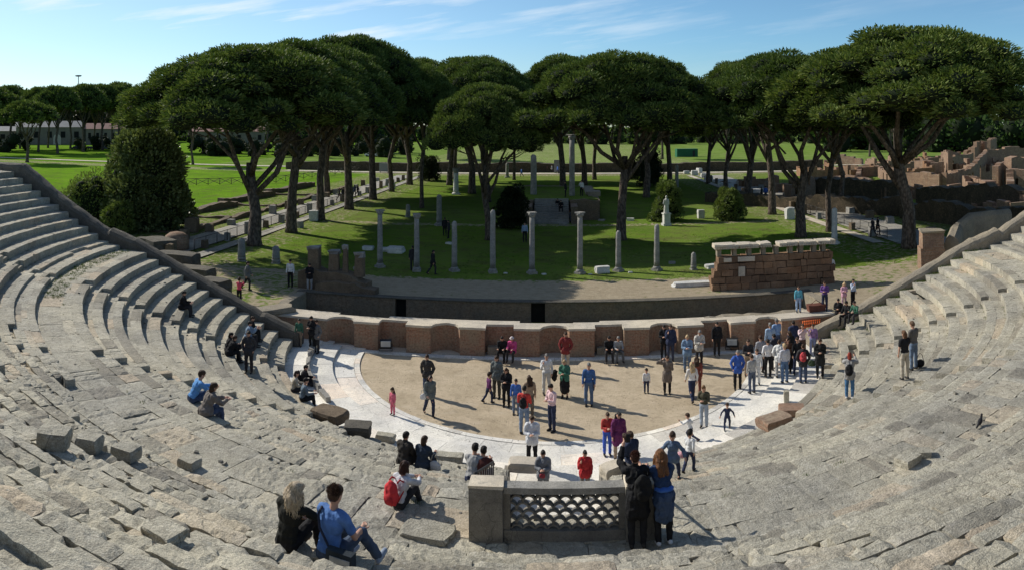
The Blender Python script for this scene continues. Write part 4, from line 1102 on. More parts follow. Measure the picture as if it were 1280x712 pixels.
# right side: brick pier, curved wall, shadowed excavation, brick ruins
t = empty('brick_pier'); x, y, z, D = hit(1164, 336, 1.5); t.location = (x, y, z); t.rotation_euler = (0, 0, -.35); tag(t, 'square brick pier with flat top at the foot of the massive pine', 'pier')
mb = MB(); mb.box((0, 0, .75), (1.72, 1.5, 1.6), jit=.04); mb.box((.02, 0, 2.1), (1.62, 1.42, 1.2), jit=.07, taper=.96); mb.build('shaft', M['ruin'], t); mb = MB(); mb.box((0, 0, 2.74), (1.68, 1.48, .14), jit=.06); mb.build('cap', M['conc_light'], t)
ptsw = [seg(1190, 335), seg(1196, 322), seg(1212, 318), seg(1235, 316), seg(1262, 314)]
t = empty('curved_wall'); tag(t, 'thick rounded-top concrete wall behind the upper sunlit parapet', 'wall')
mb = MB(); vs = []
P3 = [Vector((p[0], p[1], 1.5)) for p in ptsw]; hts = [2.2, 2.5, 3.2, 3.3, 3.4]
mb2 = MB(); sec = [(-.55, 0), (-.55, .75), (-.45, .93), (-.2, 1.03), (.2, 1.03), (.45, .93), (.55, .75), (.55, 0)]
for i, p in enumerate(P3):
    d = (P3[min(i + 1, 4)] - P3[max(i - 1, 0)]).normalized(); nrm = Vector((-d.y, d.x, 0))
    for o_, hz_ in sec: vs.append(p + nrm * o_ + Vector((0, 0, hts[i] * hz_)))
fs = [(i * 8 + k, i * 8 + k + 1, i * 8 + k + 9, i * 8 + k + 8) for i in range(4) for k in range(7)] + [tuple(range(8)), tuple(32 + k for k in range(7, -1, -1))]
vs = [v + Vector((random.uniform(-.06, .06), random.uniform(-.06, .06), random.uniform(-.07, .07))) for v in vs]; mb.add(vs, fs); mb.build('wall', M['conc_light'], t)

gr = 'brick ruins beyond the right walkway'
def ruin_px(label, walls, mat='ruin', name='ruined_building', **k):
    W = []
    for (p0, b0, p1, b1, th, hs) in walls:
        a = hit(p0, b0, 1.5); b = hit(p1, b1, 1.5); W.append((a[0], a[1], b[0], b[1], th, hs))
    return ruin(name, label, W, mat, gr, **k)
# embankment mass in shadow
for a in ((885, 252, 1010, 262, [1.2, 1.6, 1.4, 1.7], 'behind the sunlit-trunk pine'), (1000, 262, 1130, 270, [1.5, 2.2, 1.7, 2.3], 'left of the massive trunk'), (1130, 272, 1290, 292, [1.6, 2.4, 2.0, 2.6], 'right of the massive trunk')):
    ruin_px('long mossy retaining wall coloured dark for tree shade ' + a[5], [(a[0], a[1], a[2], a[3], 1.4, a[4])], 'moss_shade', 'retaining_wall', step=False, rag=.25)
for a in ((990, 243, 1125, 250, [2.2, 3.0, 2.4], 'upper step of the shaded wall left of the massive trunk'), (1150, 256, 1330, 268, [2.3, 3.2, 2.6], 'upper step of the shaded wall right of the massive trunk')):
    ruin_px(a[5], [(a[0], a[1], a[2], a[3], 2.0, a[4])], 'moss_shade', 'retaining_wall', step=False, rag=.3)
HS = lambda *a: list(a)
ruin_px('low sunlit brick room with doorway gaps left of the massive trunk', [(1044, 228, 1090, 232, .8, HS(1.4, 1.7, 1.2)), (1046, 216, 1118, 218, .8, HS(1.6, 1.9, 1.7)), (1076, 218, 1072, 230, .8, HS(1.9, 1.6)), (1100, 222, 1118, 232, .8, HS(2.3, 2.2))])
ruin_px('pink brick wall with sloping top far behind the right walkway', [(1042, 205, 1078, 206, 1.2, HS(2.5, 2.5, 1.6)), (1083, 208, 1124, 209, .9, HS(2.0, 1.4, 1.9))])
ruin_px('long low brick wall patch showing at either side of the massive trunk', [(1114, 234, 1176, 238, 1.0, HS(3.1, 2.8, 3.0, 2.7)), (1124, 214, 1160, 212, .8, HS(1.7, 2.3))])
ruin_px('cluster of small brick rooms right of the massive trunk', [(1150, 221, 1162, 222, 3.0, HS(3.1, 3.3)), (1163, 222, 1180, 222, 2.0, HS(2.8, 3.4, 3.4)), (1176, 214, 1215, 210, .9, HS(3.1, 3.4, 3.9)), (1152, 206, 1200, 203, .9, HS(1.6, 2.3, 2.8))])
ruin_px('tall broken brick wall stepping up to the highest peak', [(1182, 219, 1188, 223, .9, HS(5.1, 5.3)), (1206, 200, 1236, 196, 1.2, HS(2.8, 3.6, 5.6, 4.7)), (1216, 206, 1228, 204, 1.0, HS(3.9, 6.7, 4.7)), (1236, 205, 1244, 197, 1.0, HS(6.6, 6.4))])
ruin_px('long descending brick wall from the peak down to the right walkway', [(1180, 238, 1212, 232, .9, HS(2.7, 3.1)), (1212, 232, 1232, 222, .9, HS(3.1, 5.5)), (1232, 222, 1300, 218, .9, HS(5.5, 5.9, 5.6))])
ruin_px('brick wall with broken arch near the picture edge', [(1244, 246, 1262, 238, .9, HS(4.5, 5.0)), (1262, 238, 1300, 234, .9, HS(5.0, 5.1))])
ruin_px('isolated sunlit brick stump with ragged top', [(1231, 250, 1243, 253, 1.6, HS(2.9, 3.1, 2.0))], name='ruined_building')
ruin_px('pale brick corner with square holes at the picture edge', [(1262, 247, 1290, 247, 1.6, HS(4.1, 4.2, 4.1)), (1262, 246, 1264, 262, 1.0, HS(4.1, 2.0))])
ruin_px('low brick enclosure in front of the isolated stump', [(1208, 236, 1226, 236, .8, HS(2.0, 2.3)), (1206, 240, 1214, 246, .8, HS(2.7, 1.7))])
# arched niche fragment
def arch_wall(px, py, wpx, label, Hh=6.0):
    x, y, z, D = hit(px, py, 1.5); w = wpx / F * D; t = empty('arched_ruin', (x, y, 1.4), .1); tag(t, label, 'ruin', gr)
    pts = [(-w / 2, 0), (-w / 2, Hh), (-w * .1, Hh * 1.05), (w / 2, Hh * .96), (w / 2, 0), (w * .28, 0)] + [(w * .28 * cos(q * pi / 10), Hh * .5 + w * .28 * sin(q * pi / 10)) for q in range(11)] + [(-w * .28, 0)]
    n = len(pts); vs = [(a, 0, b) for a, b in pts] + [(a, 1.6, b) for a, b in pts]
    fs = [(k, (k + 1) % n, n + (k + 1) % n, n + k) for k in range(n)]
    # front and back as quads strips around the opening
    bm = bmesh.new(); bv = [bm.verts.new(v) for v in vs]
    for f in fs: bm.faces.new([bv[i] for i in f])
    f1 = bm.faces.new([bv[i] for i in range(n)]); f2 = bm.faces.new([bv[i] for i in range(2 * n - 1, n - 1, -1)]); bmesh.ops.triangulate(bm, faces=[f1, f2]); bmesh.ops.recalc_face_normals(bm, faces=bm.faces)
    me = bpy.data.meshes.new('wall'); bm.to_mesh(me); bm.free(); me.materials.append(M['ruin']); ob('wall', me, t)
    mb = MB(); mb.box((0, 1.9, Hh * .35), (w * .8, .2, Hh * .7)); mb.build('back', M['ruin'], t)
arch_wall(1190, 212, 22, 'brick wall with a dark arched niche below the highest peak', 4.2)
arch_wall(1274, 244, 26, 'brick wall with an arched opening cut by the picture edge', 5.6)

# lit fragments on the right walkway and rear garden
gr2 = 'stones scattered on the rear walkway'
for k, (px, py) in enumerate(((880, 222), (886, 226), (895, 228), (868, 219), (874, 216), (902, 232), (858, 217), (945, 243), (912, 236), (925, 232))):
    block(px, py, fr.uniform(.8, 1.6), fr.uniform(.6, 1.2), fr.uniform(.5, 1.2), 'whitem', 'pale broken stone among the scatter at the far right corner of the lawn', 'scattered_stone', gr2, cat='stone block', z=1.55)

# ------------------------------------------------------------------ distant buildings, container, lamp mast
def building(px, base, wpx, hpx, deep, wall, roof, label, rh=.25, arch=None, nw=5):
    x, y, z, D = hit(px, base, 1.5); w = wpx / F * D; hh = hpx / F * D; th = -(px - CX) / F
    t = empty('farm_building', (x, y, 1.5), th); tag(t, label, 'building')
    mb = MB(); mb.box((0, deep / 2, hh * .36), (w, deep, hh * .74)); mb.build('wall', M[wall], t)
    mb = MB(); a, b = w / 2 + .6, deep + .6; z0 = hh * .73; z1 = hh
    mb.add([(-a, -.6, z0), (a, -.6, z0), (a, b, z0), (-a, b, z0), (-a, deep / 2, z1), (a, deep / 2, z1)], [(0, 1, 5, 4), (2, 3, 4, 5), (0, 4, 3), (1, 2, 5), (3, 2, 1, 0)]); mb.build('roof', M[roof], t)
    for k in range(nw):
        mb = MB(); mb.box((-w / 2 + w * (k + .5) / nw, -.03, hh * .42), (w / nw * .35, .1, hh * .26)); mb.build('window', M['dark'], t)
    if arch:
        mb = MB(); r = hh * .16; mb.add([(arch + r * cos(q * pi / 10), -.09, hh * .25 + r * 1.2 * sin(q * pi / 10)) for q in range(11)] + [(arch - r, -.09, 0.05), (arch + r, -.09, .05)], [tuple(range(13))]); mb.build('doorway', M['slab'], t)
building(62, 181, 84, 30, 14, 'plaster', 'roofgrey', 'long pale-roofed barn with an arched doorway under the far pines', arch=4.0)
building(132, 181, 50, 27, 12, 'plaster', 'rooftile', 'low building with a pinkish roof behind the far pines')
building(286, 182, 90, 24, 12, 'plaster', 'rooftile', 'low reddish building glimpsed between thin trunks behind the nearest pine', nw=7)
building(20, 180, 50, 22, 12, 'plaster', 'roofgrey', 'smaller barn end cut off by the picture edge', nw=3)
x, y, z, D = hit(98, 176, 1.5); t = empty('lamp_mast', (x, y, 1.5)); tag(t, 'tall lamp mast with a flat ring head above the distant pines', 'lamp mast'); Hm = (176 - 95) / F * D
mb = MB(); mb.tube([(0, 0, 0), (0, 0, Hm)], [.5, .25], 8); mb.build('pole', M['iron'], t); mb = MB(); mb.tube([(0, 0, Hm - .4), (0, 0, Hm), (0, 0, Hm + .5)], [1.5, 2.4, 2.0], 16); mb.build('lamp_head', M['roofgrey'], t)
x, y, z, D = hit(858, 196, 1.5); t = empty('site_container', (x, y, 1.5), .1); w = 27 / F * D; hh = 10 / F * D; tag(t, 'green site container on the pale field behind the trees', 'container')
mb = MB(); mb.box((0, 0, hh / 2), (w, 2.6, hh))
for k in range(24): mb.box((-w / 2 + w * (k + .5) / 24, -1.33, hh / 2), (w / 48, .08, hh * .9))
mb.build('body', M['greenbox'], t); mb = MB(); mb.box((w * .3, -1.4, hh * .42), (w * .12, .06, hh * .75)); mb.build('door', M['black'], t)
x, y, z, D = hit(480, 214, 1.5)
for px, base, w_, hgt, c, lb in ((480, 216, 12, 12, 'roofgrey', 'grey utility cabinet in shade at the far end of the left walkway'), (696, 217, 7, 17, 'roofgrey', 'pale blue-grey notice board behind the temple')):
    x, y, z, D = hit(px, base, 1.5); t = empty('notice_board', (x, y, 1.5), 0); tag(t, lb, 'board'); mb = MB(); mb.box((0, 0, hgt / F * D * .55), (w_ / F * D, .3, hgt / F * D * .9)); mb.build('panel', M[c], t)
    for sx in (-1, 1): mb = MB(); mb.box((sx * w_ / F * D * .4, .1, .25), (.12, .12, .5)); mb.build('leg', M['iron'], t)
# parked cars glimpsed beyond the trees
def car(px, py, col, label, rz=0.0):
    x, y, z, D = hit(px, py, 1.5); t = empty('parked_car', (x, y, 1.5), rz); tag(t, label, 'car', 'cars parked far beyond the trees')
    mb = MB(); mb.box((0, 0, .62), (4.2, 1.7, .55), taper=.96); mb.box((-.1, 0, 1.12), (2.4, 1.5, .5), taper=.78); mb.build('body', cloth(col, .3), t)
    mb = MB(); mb.box((-.1, 0, 1.13), (2.2, 1.56, .34), taper=.84); mb.build('window', M['black'], t)
    for sx in (-1.3, 1.3):
        for sy in (-.8, .8):
            mb = MB(); mb.tube([(sx, sy - .1, .33), (sx, sy + .1, .33)], .33, 12); mb.build('wheel', M['black'], t)
for px, py, c, lb in ((464, 196, (.6, .6, .6), 'silver car glimpsed between trunks beyond the left walkway'), (478, 195, (.55, .57, .6), 'second pale car beyond the left walkway'), (378, 190, (.6, .6, .62), 'pale car between the second and third trunks'), (95, 187, (.03, .03, .04), 'dark car parked by the distant barn'), (112, 187, (.05, .05, .06), 'dark car parked near the pinkish roof'), (128, 187, (.1, .1, .11), 'grey car parked near the big evergreen')):
    car(px, py, c, lb)

for xa, xb, lb in ((-62, -22, 'left of the temple'), (-22, 22, 'behind the temple'), (22, 62, 'right of the temple')):  # dark ridge added in place of grass shaded by the tree row
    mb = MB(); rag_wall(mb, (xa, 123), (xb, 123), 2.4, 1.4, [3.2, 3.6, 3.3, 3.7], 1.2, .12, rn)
    tag(mb.build('shaded_grass_band', M['moss_shade']), 'long dark band standing in for shaded grass beyond the rear path, stretch ' + lb, 'wall')

# jumble of low sunlit walls between the walkway and the tall ruins
for k, (px, py, lb) in enumerate(((1020, 240, 'far left, by the pale-trunk pines'), (1050, 244, 'left of the massive trunk, middle'), (1080, 246, 'left of the massive trunk, near it'), (1105, 250, 'touching the massive trunk'), (1160, 250, 'just right of the massive trunk'),
        (1185, 246, 'before the arched niche'), (1205, 256, 'before the descending wall'), (1240, 266, 'in front of the isolated stump'), (1262, 270, 'near the picture edge'), (930, 234, 'behind the round shrub'), (965, 240, 'behind the sunlit pine'), (992, 248, 'behind the stout forked pine'))):
    x, y, z, D = hit(px, py, 1.5); w = rn.uniform(3, 6); dp = rn.uniform(3, 5); hh = rn.uniform(1.2, 2.6); dx, dy = rn.uniform(-.4, .4), rn.uniform(-.4, .4)
    ruin('low_ruin', 'low broken brick room ' + lb, [(x, y, x + w, y + dx * w, .6, [hh, hh * .7, hh * 1.1]), (x + w, y + dx * w, x + w + dy, y + dp, .6, [hh * .8, hh * 1.2, hh]), (x, y + .2, x + dy * .3, y + dp, .6, [hh, hh * .5, hh * .9])], 'ruin' if k % 3 else 'tufa_warm', 'low broken rooms beyond the right walkway', rag=.16)

for k, (px, py, w, lb) in enumerate(((1062, 222, 7, 'farther left of the massive trunk, long side showing'), (1095, 214, 6, 'far behind the massive trunk'), (1128, 226, 7, 'sunlit, glimpsed just left of the massive trunk'), (1168, 232, 6, 'sunlit, just right of the massive trunk'),
        (1142, 205, 6, 'far back between trunk and arched niche'), (1222, 226, 7, 'under the descending wall'), (1252, 222, 6, 'behind the broken arch wall'), (1198, 222, 5, 'beside the arched niche'), (1010, 222, 6, 'at the far end behind the stout forked pine'))):
    x, y, z, D = hit(px, py, 1.5); hh = rn.uniform(1.8, 3.2); dp = rn.uniform(4, 6); s1 = rn.uniform(-.3, .3)
    ruin('low_ruin', 'weathered brown brick room ' + lb, [(x, y, x + w, y + s1 * w, .7, [hh, hh * .6, hh * 1.1, hh * .8]), (x + w, y + s1 * w, x + w, y + dp, .7, [hh * .8, hh * 1.3]), (x + w * .5, y + .3, x + w * .5, y + dp, .6, [hh, hh * .6]), (x, y + .2, x, y + dp, .7, [hh * 1.2, hh * .7])], 'ruin' if k % 2 else 'tufa_warm', 'low broken rooms beyond the right walkway', rag=.2)

# ------------------------------------------------------------------ people
V = Vector
def nrm(v): v = V(v); return v.normalized()
POSE = {}
def P_(name, torso=(0, .03, 1), head=(0, .12, 1), tR=(.05, .02, -1), sR=(0, -.04, -1), tL=None, sL=None, uR=(.16, 0, -1), fR=(.04, .22, -1), uL=None, fL=None, seat=None, spread=1):
    m = lambda a, b: b if b is not None else (-a[0], a[1], a[2])
    POSE[name] = dict(torso=torso, head=head, t=(m(tR, tL), tR), s=(m(sR, sL), sR), u=(m(uR, uL), uR), f=(m(fR, fL), fR), seat=seat)
P_('stand')
P_('stand_turn', head=(.15, .15, 1), tR=(.12, .1, -1), sR=(.05, -.02, -1), uL=(-.2, -.12, -1), fL=(.25, .45, -1))
P_('clasp', uR=(.15, .18, -1), fR=(-.75, .8, .1), head=(0, .3, 1))
P_('pocket', uR=(.38, -.25, -1), fR=(-.32, .4, -1))
P_('photo', uR=(.25, .75, -.35), fR=(-.45, .55, .75), head=(0, .1, 1))
P_('hand_face', uR=(.2, .3, -1), fR=(-.25, .5, 1), uL=(-.2, 0, -1), fL=(.1, .3, -1))
P_('shade_eyes', uR=(.75, .35, .15), fR=(-.75, .1, .6), uL=(-.15, 0, -1))
P_('walk', tR=(.04, .42, -1), sR=(0, -.05, -1), tL=(-.04, -.28, -1), sL=(0, -.75, -1), uR=(.14, -.35, -1), fR=(0, .15, -1), uL=(-.14, .35, -1), fL=(0, .55, -1))
P_('walk_bag', torso=(0, .12, 1), tR=(.04, -.3, -1), sR=(0, -.7, -1), tL=(-.04, .38, -1), sL=(0, -.05, -1), uR=(.2, .1, -1), fR=(-.1, .8, -.5), uL=(-.14, -.3, -1), fL=(0, .1, -1))
P_('run', torso=(0, .3, 1), tR=(.05, .9, -1), sR=(0, -.5, -1), tL=(-.05, -.6, -1), sL=(0, -1.2, -.5), uR=(.3, -.6, -.8), fR=(0, .9, -.2), uL=(-.4, .7, -.5), fL=(0, .7, .5))
P_('stride', torso=(0, .1, 1), tR=(.2, .5, -1), sR=(.05, 0, -1), tL=(-.2, -.4, -1), sL=(0, -.3, -1), uR=(.7, .2, -.7), fR=(.3, .5, -.7), uL=(-.7, 0, -.7), fL=(-.3, .3, -.8))
P_('lean', torso=(0, .42, 1), head=(0, .35, 1), tR=(.05, .12, -1), sR=(0, -.16, -1), uR=(.18, .75, -.75), fR=(-.25, 1, .15))
P_('lean_phone', torso=(-.05, .35, 1), head=(0, .2, 1), tR=(.05, .1, -1), sR=(0, -.14, -1), uR=(.18, .75, -.75), fR=(-.25, 1, .15), uL=(-.3, .8, .25), fL=(.25, .5, .75))
P_('sit', torso=(0, .22, 1), head=(0, .25, 1), tR=(.16, 1, .1), sR=(0, .12, -1), uR=(.14, .42, -1), fR=(-.25, 1, .05), seat=1)
P_('sit_fold', torso=(0, .5, 1), head=(0, .3, 1), tR=(.14, 1, .16), sR=(0, .1, -1), uR=(.12, .75, -.7), fR=(-.45, .9, .1), seat=1)
P_('sit_hug', torso=(0, .30, 1), head=(0, .35, 1), tR=(.14, .85, .62), sR=(.0, .42, -1), uR=(.15, .85, -.4), fR=(-.55, .75, -.1), seat=1)
P_('sit_low', torso=(0, -.05, 1), head=(0, .1, 1), tR=(.18, .9, .42), sR=(.05, .35, -1), uR=(.28, .45, -.9), fR=(-.1, 1, .1), uL=(-.25, .6, -.8), fL=(.15, .9, .1), seat=1)
P_('sit_photo', torso=(0, .25, 1), tR=(.16, 1, .1), sR=(0, .12, -1), uR=(.22, .7, -.5), fR=(-.4, .6, .7), seat=1)
P_('sit_arm', torso=(.05, .14, 1), head=(.35, .12, 1), tR=(.12, .95, .45), sR=(.02, .3, -1), uR=(.5, .75, -.5), fR=(-.2, 1, -.1), uL=(-.2, .35, -1), fL=(.4, .7, -.2), seat=1)
P_('sit_side', torso=(0, .2, 1), head=(.05, .15, 1), tR=(.28, .95, .42), sR=(.30, .55, -1), tL=(-.1, .95, .4), sL=(.1, .3, -1), uR=(.42, .35, -1), fR=(-.35, .95, -.12), uL=(-.3, .3, -1), fL=(.4, 1, -.05), seat=1)

def joints(pn, kid=False):
    p = POSE[pn]; T = nrm(p['torso']); hip = V((0, 0, 0)); J = {}
    sc = dict(th=.43, sh=.42, ua=.27, fa=.245, sp=.50, sw=.175, hs=1.0) if not kid else dict(th=.38, sh=.36, ua=.25, fa=.22, sp=.50, sw=.165, hs=1.28)
    J['pel'] = hip; J['T'] = T; J['waist'] = hip + T * .14; J['chest'] = hip + T * .34; J['neck'] = hip + T * sc['sp']
    Hd = nrm(p['head']); J['Hd'] = Hd; J['head'] = J['neck'] + Hd * (.165 * (sc['hs'] if kid else 1)); J['hs'] = sc['hs']
    up = T; right = V((1, 0, 0))
    for k, sg in ((0, -1), (1, 1)):
        sh = hip + T * (sc['sp'] - .055) + right * sc['sw'] * sg; el = sh + nrm(p['u'][k]) * sc['ua']; wr = el + nrm(p['f'][k]) * sc['fa']
        hp = hip + right * .088 * sg + V((0, 0, -.03)); kn = hp + nrm(p['t'][k]) * sc['th']; an = kn + nrm(p['s'][k]) * sc['sh']
        J['sh', k] = sh; J['el', k] = el; J['wr', k] = wr; J['fd', k] = nrm(p['f'][k]); J['hp', k] = hp; J['kn', k] = kn; J['an', k] = an; J['sd', k] = nrm(p['s'][k])
    low = min(J['an', 0].z, J['an', 1].z)
    dz = .105 if p['seat'] else -low + .085
    for k in list(J):
        if k in ('T', 'Hd', 'hs'): continue
        if isinstance(k, tuple) and k[0] in ('fd', 'sd'): continue
        J[k] = J[k] + V((0, 0, dz))
    return J

def hand(mb, J, k):
    w, d = J['wr', k], J['fd', k]; sg = 1 if k else -1
    side = d.cross(V((0, 0, 1))); side = side.normalized() if side.length > .3 else V((0, 1, 0))
    if abs(d.z) > .8: side = V((0, 1, 0)) - d * d.y; side.normalize()
    nn = d.cross(side)
    mb.cap(w, w + d * .075, .030, .036, 8)
    for i, L in enumerate((.068, .078, .072, .056)):
        b = w + d * .085 + side * (-.027 + .018 * i); e = b + d * L * .55; mb.cap(b, e, .0105, .010, 6); mb.cap(e, e + (d * .8 + nn * sg * -.5).normalized() * L * .5, .010, .0085, 6)
    tb = w + d * .03 + side * .028; mb.cap(tb, tb + (d + side * .9).normalized() * .05, .013, .012, 6); mb.cap(tb + (d + side * .9).normalized() * .05, tb + (d + side * .4).normalized() * .085, .012, .009, 6)

def headrot(J): return J['Hd'].to_track_quat('Z', 'Y').to_matrix() if False else Matrix.Rotation(-atan2(J['Hd'].y, J['Hd'].z), 3, 'X') @ Matrix.Rotation(atan2(J['Hd'].x, 1) * .6, 3, 'Y')
def R3(T):
    z = T; x = V((1, 0, 0)); y = z.cross(x).normalized(); x = y.cross(z); return Matrix((x, y, z)).transposed()

def prims(J, what, wide=1.0):
    mb = MB(); Tm = R3(J['T']); g = lambda a: J[a]; hs = J['hs']; HR = headrot(J); H = J['head']
    def torso(e, long=0.0, w=1.0):
        mb.ell(J['pel'] + J['T'] * .02, ((.155 + e) * w, (.112 + e) * w, .13 + e), Tm); mb.ell(J['waist'] + J['T'] * .03, ((.138 + e) * w, (.10 + e) * w, .15 + e), Tm)
        mb.ell(J['chest'], ((.168 + e) * w, (.112 + e) * w, .17 + e), Tm)
        mb.cap(J['sh', 0] + V((.03, 0, 0)), J['sh', 1] - V((.03, 0, 0)), .062 + e, .062 + e)
        if long:
            for sg in (-1, 1): mb.cap(J['pel'] + V((sg * .05, 0, 0)), J['pel'] + V((sg * .06, 0, 0)) + (J['kn', 1 if sg > 0 else 0] - J['hp', 1 if sg > 0 else 0]).normalized() * long, .125 + e, .125 + e)
    def arms(e, upto=1.0, short=False):
        for k in (0, 1):
            if short: mb.cap(J['sh', k], J['sh', k].lerp(J['el', k], .6), .055 + e, .052 + e); continue
            mb.cap(J['sh', k], J['el', k], .054 + e, .043 + e); mb.cap(J['el', k], J['el', k].lerp(J['wr', k], upto), .043 + e, .030 + e)
    if what == 'body':
        torso(-.012); arms(-.004)
        for k in (0, 1):
            hand(mb, J, k); mb.cap(J['hp', k], J['kn', k], .080, .054); mb.cap(J['kn', k], J['an', k], .052, .036)
            f = V((0, 1, 0)); mb.cap(J['an', k] + V((0, -.03, -.04)), J['an', k] + f * .11 + V((0, 0, -.05)), .032, .026)
        mb.cap(J['neck'] - J['T'] * .03, J['neck'] + J['Hd'] * .10, .058, .05)
        mb.ell(H, (.076 * hs, .095 * hs, .112 * hs), HR); mb.ell(H + HR @ V((0, .02, -.055)) * hs, (.055 * hs, .066 * hs, .06 * hs), HR)
        mb.cap(H + HR @ V((0, .088, .012)) * hs, H + HR @ V((0, .108, -.02)) * hs, .010 * hs, .014 * hs, 6)
        for sg in (-1, 1): mb.ell(H + HR @ V((sg * .078, -.005, -.005)) * hs, (.012 * hs, .022 * hs, .032 * hs), HR, 8, 6)
        for sg in (-1, 1): mb.ell(H + HR @ V((sg * .03, .084, .028)) * hs, (.022 * hs, .014 * hs, .007 * hs), HR, 8, 6)
    elif what == 'top': torso(.012 * wide, 0, 1); arms(.010 * wide, .92)
    elif what == 'tshirt': torso(.012); arms(.012, short=True)
    elif what == 'jacket': torso(.030 * wide, .10); arms(.020, .92); mb.cap(J['neck'] - J['T'] * .02, J['neck'] + J['T'] * .035, .082, .072)
    elif what == 'coat': torso(.032 * wide, .30); arms(.022, .92); mb.cap(J['neck'] - J['T'] * .02, J['neck'] + J['T'] * .035, .082, .072)
    elif what in ('trousers', 'shorts'):
        mb.ell(J['pel'], (.168, .125, .13), Tm)
        for k in (0, 1):
            if what == 'shorts': mb.cap(J['hp', k], J['hp', k].lerp(J['kn', k], .8), .096, .085); continue
            mb.cap(J['hp', k], J['kn', k], .095, .068); mb.cap(J['kn', k], J['an', k].lerp(J['kn', k], .04), .068, .056)
    elif what == 'skirt':
        mb.ell(J['pel'], (.17, .125, .13), Tm); a = J['pel'] - V((0, 0, .02)); b = (J['kn', 0] + J['kn', 1]) / 2; b2 = b + (b - a).normalized() * .12
        mb.cap(a, b2, .15, .20, 16)
        for k in (0, 1): mb.cap(J['hp', k], J['kn', k], .11, .12); mb.cap(J['kn', k], J['kn', k].lerp(J['an', k], .4), .11, .10)
    elif what.startswith('hair'):
        mb.ell(H + HR @ V((0, -.020, .024)) * hs, (.086 * hs, .096 * hs, .108 * hs), HR); mb.ell(H + HR @ V((0, .02, .06)) * hs, (.078 * hs, .082 * hs, .066 * hs), HR)
        if what == 'hair_long':
            e = J['neck'] - J['T'] * .10 + V((0, -.13, 0))
            for sx in (-.05, 0, .05): mb.cap(H + HR @ V((sx, -.05, .0)), e + V((sx * 1.3, 0, 0)), .066, .042)
        if what == 'hair_curly':
            rr = random.Random(3)
            for i in range(34):
                a = pi * (.02 + .96 * i / 33); s0 = H + V((cos(a) * .075, -sin(a) * .08 - .01, .04)); L_ = rr.uniform(.22, .34)
                pts = [s0 + V((cos(a) * .035 * sin(q * .8) + .014 * sin(q * 2.1 + i), -.05 * sin(q * .5) * sin(a) + .012 * cos(q * 1.9 + i * 2), -L_ * q / 7)) for q in range(8)]
                mb.tube(pts, [.028, .028, .027, .026, .024, .022, .018, .010], 6)
        if what == 'hair_bob': mb.cap(H + HR @ V((0, -.03, .0)), H + HR @ V((0, -.04, -.08)), .088 * hs, .078 * hs)
        if what == 'hair_tail': mb.cap(H + HR @ V((0, -.11, .02)) * hs, J['neck'] + V((0, -.12, -.03)), .035, .02)
    elif what == 'cap':
        mb.ell(H + HR @ V((0, -.006, .05)) * hs, (.090 * hs, .108 * hs, .078 * hs), HR); mb.cap(H + HR @ V((-.03, .10, .055)) * hs, H + HR @ V((.03, .10, .055)) * hs, .03, .03)
    elif what == 'hat':
        mb.ell(H + HR @ V((0, -.006, .06)) * hs, (.094 * hs, .108 * hs, .085 * hs), HR); mb.ell(H + HR @ V((0, 0, .05)) * hs, (.13 * hs, .145 * hs, .02), HR)
    return mb

FOLD = dict(top=.010, tshirt=.010, jacket=.017, coat=.018, trousers=.013, shorts=.01, skirt=.02, hair_long=.020, hair_curly=.018, hair_short=.007, hair_bob=.012, hair_tail=.008)
_cache = {}
def part_mesh(pose, what, kid, fine=False):
    k = (pose, what, kid, fine)
    if k not in _cache:
        J = joints(pose, kid)
        vx = (.0055 if what == 'body' else .008) if fine else (.0085 if what == 'body' else .013)
        me = bake(prims(J, what), vx, smooth=(5 if what == 'body' else 4), fold=FOLD.get(what, 0), fscale=7.5, name=what.split('_')[0])
        me.materials.append(M['black']); _cache[k] = me
    return _cache[k]
M['lips'] = plain('lips', (.28, .10, .08), .6)
def face_mesh(pose, kid, wh):
    k = (pose, 'face', kid, wh)
    if k not in _cache:
        J = joints(pose, kid); HR = headrot(J); hs = J['hs']; mb = MB()
        if wh: mb.ell(J['head'] + HR @ V((wh * .031, .083, .010)) * hs, (.013 * hs, .008 * hs, .008 * hs), HR, 8, 6)
        else: mb.ell(J['head'] + HR @ V((0, .083, -.052)) * hs, (.024 * hs, .008 * hs, .006 * hs), HR, 8, 6)
        _cache[k] = mb.mesh('eye' if wh else 'mouth', M['black' if wh else 'lips'])
    return _cache[k]
def shoe_mesh(pose, kid, kk):
    k = (pose, 'shoe', kid, kk)
    if k not in _cache:
        J = joints(pose, kid); a = J['an', kk]; mb = MB(); sd = J['sd', kk]; f = V((0, 1, 0)) - sd * sd.y * .8; f.normalize(); u = sd.cross(f).cross(sd) ; 
        mb.cap(a + sd * .035 - f * .035, a + sd * .05 + f * .13, .044, .038); mb.cap(a - sd * .02, a + sd * .04, .048, .046)
        me = bake(mb, .012, name='shoe'); me.materials.append(M['black']); _cache[k] = me
    return _cache[k]

